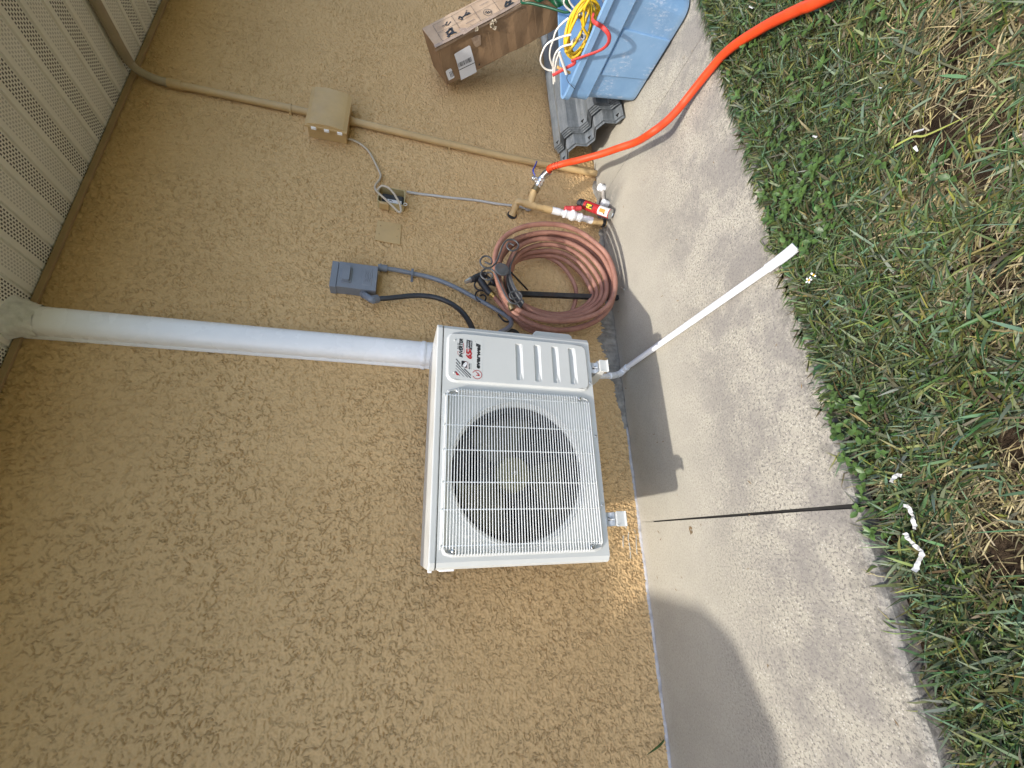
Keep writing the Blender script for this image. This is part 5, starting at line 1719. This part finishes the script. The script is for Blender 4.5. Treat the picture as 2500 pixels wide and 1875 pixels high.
for pts in ([(560, 500), (430, 530), (350, 560), (260, 600), (190, 660), (140, 760), (115, 870), (150, 960), (220, 1010), (290, 1020), (330, 1010)],
            [(520, 260), (450, 320), (380, 390), (330, 470), (300, 580), (260, 700), (250, 820), (275, 920), (315, 1000), (320, 1080), (318, 1170)],
            [(560, 640), (440, 670), (380, 710), (330, 780), (305, 880), (300, 980), (298, 1080), (305, 1210)],
            [(460, -10), (455, 40), (480, 90), (520, 130), (560, 160)], [(525, -10), (545, 40), (575, 80), (600, 110)],
            [(390, 760), (350, 860), (330, 960), (322, 1060), (325, 1180)]):
    wc2.tube(xs('M', pts, WX), 0.0052, 8, 5, flat=(1.0, 0.75))
tag(wc2.build('white_cables', M['whitecord']), 'tangle of white flat cable spilling over the wall side of the blue tote', 'cable')
mb = MB()
pts = [(885, 190), (872, 240), (868, 285), (890, 318), (930, 345), (1000, 385), (1060, 440), (1105, 510), (1108, 590), (1070, 660), (1000, 715), (900, 760), (800, 795), (700, 830), (610, 862), (572, 878)]
xx = [2.15, 2.13, 2.112, 2.10, 2.094, 2.085, 2.07, 2.06, 2.06, 2.065, 2.075, 2.085, 2.092, 2.10, 2.105, 2.115]
top_ = [hit(zp('M', q), 2, z) for q, z in zip(pts[:5], (0.425, 0.424, 0.422, 0.419, 0.414))]
mb.tube(top_ + [hit(zp('M', q), 0, x) for q, x in zip(pts[5:], [2.052, 2.042, 2.04, 2.045, 2.055, 2.066, 2.075, 2.084, 2.092, 2.098, 2.105])], 0.0085, 10, 5, flat=(1.0, 0.55))
mb.tube(xs('M', [(575, 875), (610, 900), (590, 930), (520, 965), (420, 1020), (330, 1070), (290, 1088)], 2.14), 0.0080, 10, 5, flat=(1.0, 0.5))
tag(mb.build('red_strap', M['redstrap']), 'red webbing strap looped over the rim of the blue tote', 'strap')
mb = MB()
a, b = hit(zp('M', (725, 520)), 0, 2.25), hit(zp('M', (560, 640)), 0, 2.34)
mb.tube([a, b], 0.0125, 16, smooth=False, cap=False)
mb.tube([a + (b - a) * 0.0, b], 0.0095, 16, smooth=False, cap=False)
P_ = perp(a - b)
mb.ring([a + (P_[0] * math.cos(t) + P_[1] * math.sin(t)) * 0.0125 for t in np.linspace(0, 6.283, 17)[:-1]], [a + (P_[0] * math.cos(t) + P_[1] * math.sin(t)) * 0.0095 for t in np.linspace(0, 6.283, 17)[:-1]])
tag(mb.build('pipe_offcut', M['pvc']), 'short white plastic pipe offcut inside the yellow cord coil', 'pipe')
mb = MB()
mb.tube(xs('M', [(385, 755), (440, 920), (490, 1070)], 2.13), 0.0066, 10, 3)
tag(mb.build('white_stick', M['whitecord']), 'straight white plastic stick crossing the red strap in the tote corner', 'stick')
mb = MB()
mb.tube(xs('M', [(360, 968), (450, 1015), (545, 1055)], 2.15), 0.0072, 6, 3)
tag(mb.build('yellow_stick', M['paleyellow']), 'pale yellow wooden stick under the red strap in the tote corner', 'stick')
mb = MB()
mb.tube([hit(zp('M', q), 0, x) for q, x in (((552, 1068), 2.125), ((515, 1080), 2.122), ((496, 1130), 2.118), ((520, 1190), 2.108), ((570, 1245), 2.10), ((610, 1285), 2.10))], 0.0016, 6, 5)
tag(mb.build('black_wire', M['black']), 'thin black wire hanging over the tote rim corner', 'wire')
mb = MB()
for k, (u, v, z) in enumerate(((0.10, 0.12, 0.18), (0.25, 0.3, 0.2), (0.40, 0.15, 0.19), (0.5, 0.35, 0.18))):
    c = tl(u, v, z)
    mb.tube([c + V(0.10 * math.cos(a), 0.08 * math.sin(a), 0.03 * math.sin(3 * a + k)) for a in np.linspace(0, 5.5, 12)], 0.012, 10, 4)
tag(mb.build('grey_cable_bundle', M['greypvc']), 'dark grey cord bundle lying deep inside the blue tote', 'cord')

# ------------------------------------------------------------------ stack of corrugated shutter panels
pw = nrm(V(0, -0.385, -0.215))                                   # across the panel, from the wall down to the walkway
pn = nrm(V(0, -0.215, 0.385))                                    # up and out of the panel
prof = [(0.0, 0), (0.012, 0.004), (0.050, 0.004), (0.092, 0.054), (0.150, 0.054), (0.192, 0.004), (0.246, 0.004), (0.288, 0.054), (0.346, 0.054), (0.388, 0.004), (0.428, 0.004), (0.440, 0.0)]
starts = [2.205, 2.217, 2.285, 2.291, 2.297, 2.303]
shl = ['lowest corrugated steel shutter panel of the stack, resting against wall and walkway',
       'second lowest corrugated steel shutter panel, its end sticking out of the stack',
       'third corrugated steel shutter panel from the bottom, set back in the stack',
       'fourth corrugated steel shutter panel from the bottom of the stack',
       'corrugated steel shutter panel just under the topmost one',
       'topmost corrugated steel shutter panel with keyhole slots, partly under the blue tote']
for k in range(6):
    gap = 0.0 if k < 2 else 0.012
    o0 = V(0, -0.008, 0.222) + pn * (0.0105 * k + gap)
    x0 = starts[k]
    x1 = x0 + 1.9
    tilt = 0.045
    P0_ = [o0 + pw * s + pn * h for s, h in prof]
    n = len(P0_)
    mb = MB()
    th_ = 0.0016
    A = [V(x0, p[1], p[2]) for p in P0_]
    B = [V(x1, p[1], p[2] + tilt * 1.2) for p in P0_]
    mb.add(A + B, [(i, i + 1, n + i + 1, n + i) for i in range(n - 1)])
    pt_ = thing('shutter_panel', shl[k], 'shutter panel', (x0, -0.2, 0.12), 'corrugated shutter panels stacked against the wall')
    sh = mb.build('sheet', M['shutter'], pt_)
    sd = sh.modifiers.new('thick', 'SOLIDIFY')
    sd.thickness, sd.offset = th_, 0
    if k in (1, 5):
        for s in (0.030, 0.219, 0.408):
            c = V(x0 + 0.030, o0[1], o0[2]) + pw * s + pn * 0.0056
            mb = MB()
            mb.add([c + V(0.011 * math.cos(a), 0, 0) + pw * 0.011 * math.sin(a) for a in np.linspace(0, 2 * math.pi, 17)[:-1]], [tuple(range(16))])
            c2 = c + V(-0.014, 0, 0)
            mb.add([c2 + V(-0.006, 0, 0) - pw * 0.004 + pn * .0002, c2 + V(0.012, 0, 0) - pw * 0.004 + pn * .0002, c2 + V(0.012, 0, 0) + pw * 0.004 + pn * .0002, c2 + V(-0.006, 0, 0) + pw * 0.004 + pn * .0002], [(0, 1, 2, 3)])
            mb.build('keyhole', M['dark'], pt_)

# ------------------------------------------------------------------ lawn
def smoothn(x, y, f, s):
    return (np.sin(x * f + s) * np.cos(y * f * 1.3 - s * 2) + 0.6 * np.sin(x * f * 2.1 - y * f * 1.7 + s * 3) + 0.4 * np.cos(x * f * 3.9 + y * f * 3.1 + s)) / 2.0
def gpt(q):
    return hit(q, 2, -0.04)
bare = [(gpt((2290, 300)), 0.095), (gpt((2350, 335)), 0.085), (gpt((2410, 585)), 0.045), (gpt((2440, 690)), 0.04), (gpt((2330, 120)), 0.06), (gpt((2400, 430)), 0.06), (gpt((2450, 1350)), 0.08), (gpt((2480, 1080)), 0.07)]
straw = [(gpt((2300, 60)), 0.34), (gpt((2430, 150)), 0.30), (gpt((2270, 470)), 0.10), (gpt((2450, 1300)), 0.22), (gpt((2440, 700)), 0.16), (gpt((2180, 560)), 0.07)]
lush = [(gpt((1850, 120)), 0.28), (gpt((1950, 330)), 0.25), (gpt((1960, 480)), 0.16), (gpt((2080, 980)), 0.12)]
def field(x, y, spots):
    f = np.zeros_like(x)
    for c, rad in spots:
        f = np.maximum(f, np.exp(-((x - c[0]) ** 2 + (y - c[1]) ** 2) / (rad * rad)))
    return f
def grass(n, seed, xr, yr, big=1.0):
    g = np.random.default_rng(seed)
    x = g.uniform(*xr, n)
    y = g.uniform(*yr, n)
    b = field(x, y, bare)
    clump = smoothn(x, y, 17, 1.0)
    bare_strip = (0.045 + 0.012 * smoothn(x, y * 0, 21, 2)) * np.clip((0.62 - x) / 0.5, 0, 1)
    keep = g.random(n) > np.clip((y > YE - bare_strip) * 0.93 + b * 1.05 + 0.25 * (clump < -0.45), 0, 0.97)
    x, y = x[keep], y[keep]
    n = len(x)
    st = field(x, y, straw)
    lu = field(x, y, lush)
    near = np.exp(-(YE - y) / 0.10)
    dry = g.random(n) < np.clip(0.17 + 0.60 * st - 0.20 * lu - 0.15 * near + 0.16 * smoothn(x, y, 9, 4), 0.04, 0.85)
    L = g.uniform(0.025, 0.078, n) * big * np.where(dry, 0.85, 1.0)
    W = np.where(dry, g.uniform(0.0006, 0.0018, n), 0.0010 + 0.0027 * g.random(n) ** 1.6) * big
    az = np.where(g.random(n) < 0.55, g.normal(-0.75, 0.55, n) + math.pi * (g.random(n) < 0.5), g.uniform(0, 2 * math.pi, n))
    lean = np.where(dry, g.uniform(0.9, 1.5, n), g.uniform(0.45, 1.45, n))
    bend = g.uniform(0.0, 0.9, n)
    base = np.stack([x, y, g.uniform(-0.062, -0.030, n) - 0.012 * dry], 1)
    H = np.stack([np.cos(az), np.sin(az), np.zeros(n)], 1)
    Sd = np.stack([-np.sin(az), np.cos(az), np.zeros(n)], 1)
    tw = g.normal(0, 0.55, n)
    Sd = Sd * np.cos(tw)[:, None] + np.array([0, 0, 1.0]) * np.sin(tw)[:, None]
    verts = np.empty((n, 7, 3))
    pos = base.copy()
    ang = lean.copy()
    ws = [0.75, 1.0, 0.8, 0.0]
    for k in range(4):
        if k < 3:
            verts[:, 2 * k] = pos - Sd * (W * ws[k])[:, None]
            verts[:, 2 * k + 1] = pos + Sd * (W * ws[k])[:, None]
        else:
            verts[:, 6] = pos
        d = H * np.sin(ang)[:, None] + np.array([0, 0, 1.0]) * np.cos(ang)[:, None]
        pos = pos + d * (L / 3)[:, None]
        ang = np.minimum(ang + bend / 3, 1.75)
    # keep blades from passing under the soil and from standing deep over the slab
    verts[:, :, 2] = np.maximum(verts[:, :, 2], -0.060)
    on = verts[:, :, 1] > YE - 0.004
    verts[:, :, 2] = np.where(on, np.maximum(verts[:, :, 2], 0.002), verts[:, :, 2])
    deep = (verts[:, :, 1].max(1) < YE + 0.045)
    verts, dry, lu, x, y, st = verts[deep], dry[deep], lu[deep], x[deep], y[deep], st[deep]
    n = len(verts)
    green = np.stack([g.uniform(0.034, 0.088, n), g.uniform(0.054, 0.108, n), g.uniform(0.016, 0.042, n)], 1)
    blue = g.random(n) < 0.28
    green[blue] = np.stack([g.uniform(0.085, 0.14, blue.sum()), g.uniform(0.125, 0.19, blue.sum()), g.uniform(0.065, 0.105, blue.sum())], 1)
    yel = g.random(n) < 0.12
    green[yel] = np.stack([g.uniform(0.13, 0.21, yel.sum()), g.uniform(0.15, 0.22, yel.sum()), g.uniform(0.04, 0.08, yel.sum())], 1)
    green = green * (1 - 0.18 * lu)[:, None]
    strawc = np.stack([(sb := g.uniform(0.22, 0.44, n)), sb * g.uniform(0.80, 0.88, n), sb * g.uniform(0.38, 0.50, n)], 1)
    old = g.random(n) < 0.5
    strawc[old] *= 0.45
    colr = np.where(dry[:, None], strawc, green)
    return verts, colr
parts = [grass(120000, 1, (-0.75, 2.35), (-1.78, YE - 0.004)), grass(14000, 2, (-2.6, 3.8), (-3.2, -1.5), 1.3), grass(3500, 4, (-0.75, 2.35), (-1.10, YE - 0.002), 1.15),
         grass(3000, 6, (-2.6, -0.7), (-1.6, YE - 0.004), 1.2), grass(3000, 7, (2.3, 3.8), (-1.6, YE - 0.004), 1.2)]
verts = np.concatenate([p[0] for p in parts])
colr = np.concatenate([p[1] for p in parts])
n = len(verts)
me = bpy.data.meshes.new('grass')
idx = np.arange(n)[:, None] * 7
quads = np.concatenate([idx + np.array([0, 1, 3, 2]), idx + np.array([2, 3, 5, 4])], 1).reshape(-1, 4)
tris = idx + np.array([4, 5, 6])
loopv = np.concatenate([quads.ravel(), tris.ravel()]).astype(np.int32)
nf = len(quads) + len(tris)
me.vertices.add(n * 7)
me.vertices.foreach_set('co', verts.reshape(-1).astype(np.float32))
me.loops.add(len(loopv))
me.loops.foreach_set('vertex_index', loopv)
me.polygons.add(nf)
me.polygons.foreach_set('loop_start', np.concatenate([np.arange(len(quads)) * 4, len(quads) * 4 + np.arange(len(tris)) * 3]).astype(np.int32))
me.update(calc_edges=True)
at = me.attributes.new('tint', 'FLOAT_COLOR', 'POINT')
rgba = np.ones((n, 7, 4), np.float32)
rgba[:, :, :3] = colr[:, None, :]
at.data.foreach_set('color', rgba.reshape(-1))
me.materials.append(M['blade'])
go = bpy.data.objects.new('grass', me)
COL.objects.link(go)
tag(go, 'patchy green and straw-dry lawn grass beside the walkway', 'grass', kind='stuff')

# broad-leaved weeds along the walkway edge
g = np.random.default_rng(31)
mb = MB()
cl_ = [(gpt((1830, 110)), 0.22, 60), (gpt((1900, 250)), 0.2, 50), (gpt((2040, 170)), 0.16, 26), (gpt((1945, 470)), 0.10, 50), (gpt((1985, 520)), 0.10, 60), (gpt((2000, 600)), 0.06, 26), (gpt((2090, 1020)), 0.08, 30), (gpt((2110, 1090)), 0.07, 30), (gpt((2190, 430)), 0.15, 16), (gpt((2150, 1260)), 0.10, 16),
        (gpt((1870, 330)), 0.12, 26), (gpt((1975, 420)), 0.10, 24)]
def leaf(c, az, ln, wd, tilt, fold=0.25):
    h = V(math.cos(az) * math.cos(tilt), math.sin(az) * math.cos(tilt), math.sin(tilt))
    s_ = V(-math.sin(az), math.cos(az), 0)
    up_ = np.cross(h, s_)
    if up_[2] < 0: up_ = -up_
    o = [c]
    for t, w2 in ((0.22, 0.75), (0.5, 1.0), (0.78, 0.62)):
        o += [c + h * ln * t - s_ * wd * w2 + up_ * wd * fold, c + h * ln * t, c + h * ln * t + s_ * wd * w2 + up_ * wd * fold]
    o.append(c + h * ln - up_ * ln * 0.08)
    mb.add(o, [(0, 2, 1), (0, 3, 2), (1, 2, 5, 4), (2, 3, 6, 5), (4, 5, 8, 7), (5, 6, 9, 8), (7, 8, 10), (8, 9, 10)], 0, True)
for c, rad, k in cl_:
    for _ in range(int(k * 0.6)):
        a, rr_ = g.uniform(0, 6.28), rad * math.sqrt(g.random())
        p = V(c[0] + rr_ * math.cos(a), min(c[1] + rr_ * math.sin(a), YE - 0.008), g.uniform(-0.035, 0.012))
        m = g.integers(2, 5)
        az0 = g.uniform(0, 6.28)
        ln = g.uniform(0.012, 0.026)
        for q in range(m):
            leaf(p, az0 + 6.28 * q / m + g.normal(0, .2), ln, ln * g.uniform(0.26, 0.40), g.uniform(-0.1, 0.6))
tag(mb.build('weeds', M['leaf'], fix=False), 'low broad-leaved weeds growing along the walkway edge', 'weeds', kind='stuff')
mb = MB()
for pts in ([(1135, 145), (960, 152), (860, 165), (765, 185), (720, 230), (700, 265), (745, 330), (820, 400), (920, 490), (1030, 560)],
            [(1080, 320), (980, 325), (905, 300), (905, 245), (960, 225), (1040, 230)], [(1150, 430), (1050, 420), (960, 350), (890, 325), (820, 370), (790, 440), (820, 490), (900, 505)]):
    mb.tube(zs('U', pts, [0.0, 0.012, 0.014, 0.012, 0.006]), 0.0016, 6, 5)
tag(mb.build('runner_stem', M['stem']), 'wiry weed runner looping over the walkway edge beside the drain pipe end', 'weed')
mb = MB()
for pts in ([(2000, 1400), (2003, 1395)],):
    pass
for (pts, wd) in (([(430, 1160), (700, 1020), (860, 1005), (1150, 880), (1450, 735)], 0.0028),):
    P = [hit((2100 + a / 5.53, 150 + b / 5.53), 2, -0.005) for a, b in pts]
    mb.tube(P, [wd, wd, wd * .9, wd * .7, wd * .3], 6, 6, flat=(1, .4), up=(0, 0, 1))
tag(mb.build('grass_stalk', simple('yellow_green_stalk', (0.30, 0.33, 0.08), 0.5)), 'long yellow-green grass stalk lying across the bare soil patch', 'grass stalk')
mb = MB()
P = ys('K', [(445, 1222), (425, 1245), (400, 1265), (362, 1292)], [-.006, -.02, -.03, -.04])
mb.tube(P, [0.004, 0.005, 0.004, 0.001], 6, 6, flat=(1, .3), up=(0, 1, 0))
tag(mb.build('grass_sprout', M['leaf']), 'single green grass blade sprouting from the joint at the wall foot', 'grass blade')
for i, (q, k, lab) in enumerate((((1802, 1140), 5, 'small white daisy-like flower with four petals and orange centre'), ((1905, 1025), 2, 'small white flower showing only two petals, beside the other bloom'))):
    c = hit(zp('U', q), 2, 0.0)
    fl = thing('flower', lab, 'flower', c, 'small white flowers in the grass')
    mb = MB()
    for j in range(k):
        a = j * 6.28 / k + 0.5
        d = V(math.cos(a), math.sin(a), 0.15)
        s_ = V(-math.sin(a), math.cos(a), 0)
        mb.add([c + d * 0.002, c + d * 0.006 - s_ * 0.0026, c + d * 0.0095 - s_ * 0.0022, c + d * 0.0105, c + d * 0.0095 + s_ * 0.0022, c + d * 0.006 + s_ * 0.0026], [tuple(range(6))])
    mb.build('petals', M['petal'], fl, fix=False)
    mb = MB()
    mb.sphere(c + V(0, 0, 0.001), 0.0034, 10, 0, (1, 1, 0.7))
    mb.build('centre', M['pollen'], fl)
    mb = MB()
    mb.tube([c, c + V(0.003, -0.004, -0.055)], 0.0010, 6, smooth=False)
    mb.build('stalk', M['stem'], fl)
# torn white tape strips and paper scraps in the grass
def scrap(name, k, pts, wd, lab, cat, z=0.008, group=None):
    mb = MB()
    P = [hit(zp(k, q), 2, z + 0.004 * math.sin(3 * i)) for i, q in enumerate(pts)]
    P = curve(P, 4)
    n = len(P)
    r = np.random.default_rng(len(lab))
    L_, R_ = [], []
    for i, p in enumerate(P):
        d = nrm(P[min(i + 1, n - 1)] - P[max(i - 1, 0)])
        s_ = nrm(np.cross(d, V(0, 0, 1)) + V(0, 0, 0.35 * math.sin(i * 1.1)))
        w_ = wd * (r.uniform(0.55, 0.85) if len(pts) > 2 else r.uniform(0.15, 0.75))
        p = p + V(0, 0, r.uniform(-0.002, 0.004))
        L_.append(p - s_ * w_)
        R_.append(p + s_ * w_)
    mb.add(L_ + R_, [(i, i + 1, n + i + 1, n + i) for i in range(n - 1)])
    o = tag(mb.build(name, M['grubbypaper'], fix=False), lab, cat, group)
    md = o.modifiers.new('thick', 'SOLIDIFY')
    md.thickness = 0.0008
G_ = 'torn white strips in the grass'
scrap('paper_strip', 'I', [(925, 920), (940, 880), (970, 860), (1000, 868)], 0.0055, 'torn white strip folded over a grass blade, nearest the orange hose end of the row', 'paper strip', 0.010, G_)
scrap('paper_strip', 'I', [(1020, 1108), (1060, 1120), (1080, 1160), (1100, 1230), (1115, 1300)], 0.0055, 'torn white strip half hidden under a wide grass blade', 'paper strip', 0.004, G_)
scrap('paper_strip', 'I', [(1030, 1330), (1070, 1390), (1120, 1440), (1165, 1490), (1150, 1550), (1105, 1640)], 0.0065, 'longest torn white strip, bent at an angle in the grass', 'paper strip', 0.010, G_)
scrap('paper_scrap', 'H', [(310, 40), (325, 48)], 0.0045, 'white paper scrap in the dark grass beside the orange hose', 'paper scrap', 0.004)
scrap('paper_scrap', 'H', [(678, 788), (700, 795)], 0.0045, 'white paper scrap among the lush blades in front of the walkway edge', 'paper scrap', 0.004)
scrap('paper_scrap', 'H', [(1268, 850), (1280, 875)], 0.0055, 'crumpled white scrap at the edge of the bare soil patch', 'paper scrap', -0.01)
scrap('paper_scrap', 'H', [(1260, 765), (1320, 750)], 0.0045, 'white paint flake just above the bare soil patch', 'paper scrap', 0.0)
scrap('paper_scrap', 'H', [(1060, 508), (1078, 512)], 0.0045, 'white scrap between green and straw grass in mid lawn', 'paper scrap', 0.004)
scrap('paper_scrap', 'H', [(825, 285), (830, 300)], 0.003, 'slim white scrap standing in the grass below the hose', 'paper scrap', 0.004)
mb = MB()
for (k, q, rad, s) in (('K', (575, 190), 0.012, 3),):
    for j in range(6):
        a = j * 1.1
        c = hit(zp(k, q), 2, 0.0012) + V(0.010 * math.cos(a), 0.006 * math.sin(a * 2), 0)
        mb.add([c + V(0.006 * math.cos(t) , 0.004 * math.sin(t), 0.001 * math.cos(t * 2)) for t in np.linspace(0, 6.28, 8)[:-1]], [tuple(range(7))])
tag(mb.build('leaf_litter', M['wetbrown']), 'small brown leaf crumbs on the walkway beside the black joint', 'leaf litter')
g = np.random.default_rng(77)
mb = MB()
for i in range(46):
    q = g.uniform(0, 1, 2)
    p = V(g.uniform(-0.5, 2.0), g.uniform(-0.95, -0.04), 0.0012)
    az = g.uniform(0, 6.28)
    ln = g.uniform(0.003, 0.011)
    d, s_ = V(math.cos(az), math.sin(az), 0), V(-math.sin(az), math.cos(az), 0)
    mb.add([p - d * ln, p - s_ * ln * 0.22, p + d * ln, p + s_ * ln * 0.22], [(0, 1, 2, 3)], 0)
tag(mb.build('plant_debris', M['wetbrown'], fix=False), 'scattered crumbs of dry leaf and bark on the walkway', 'debris', kind='stuff')
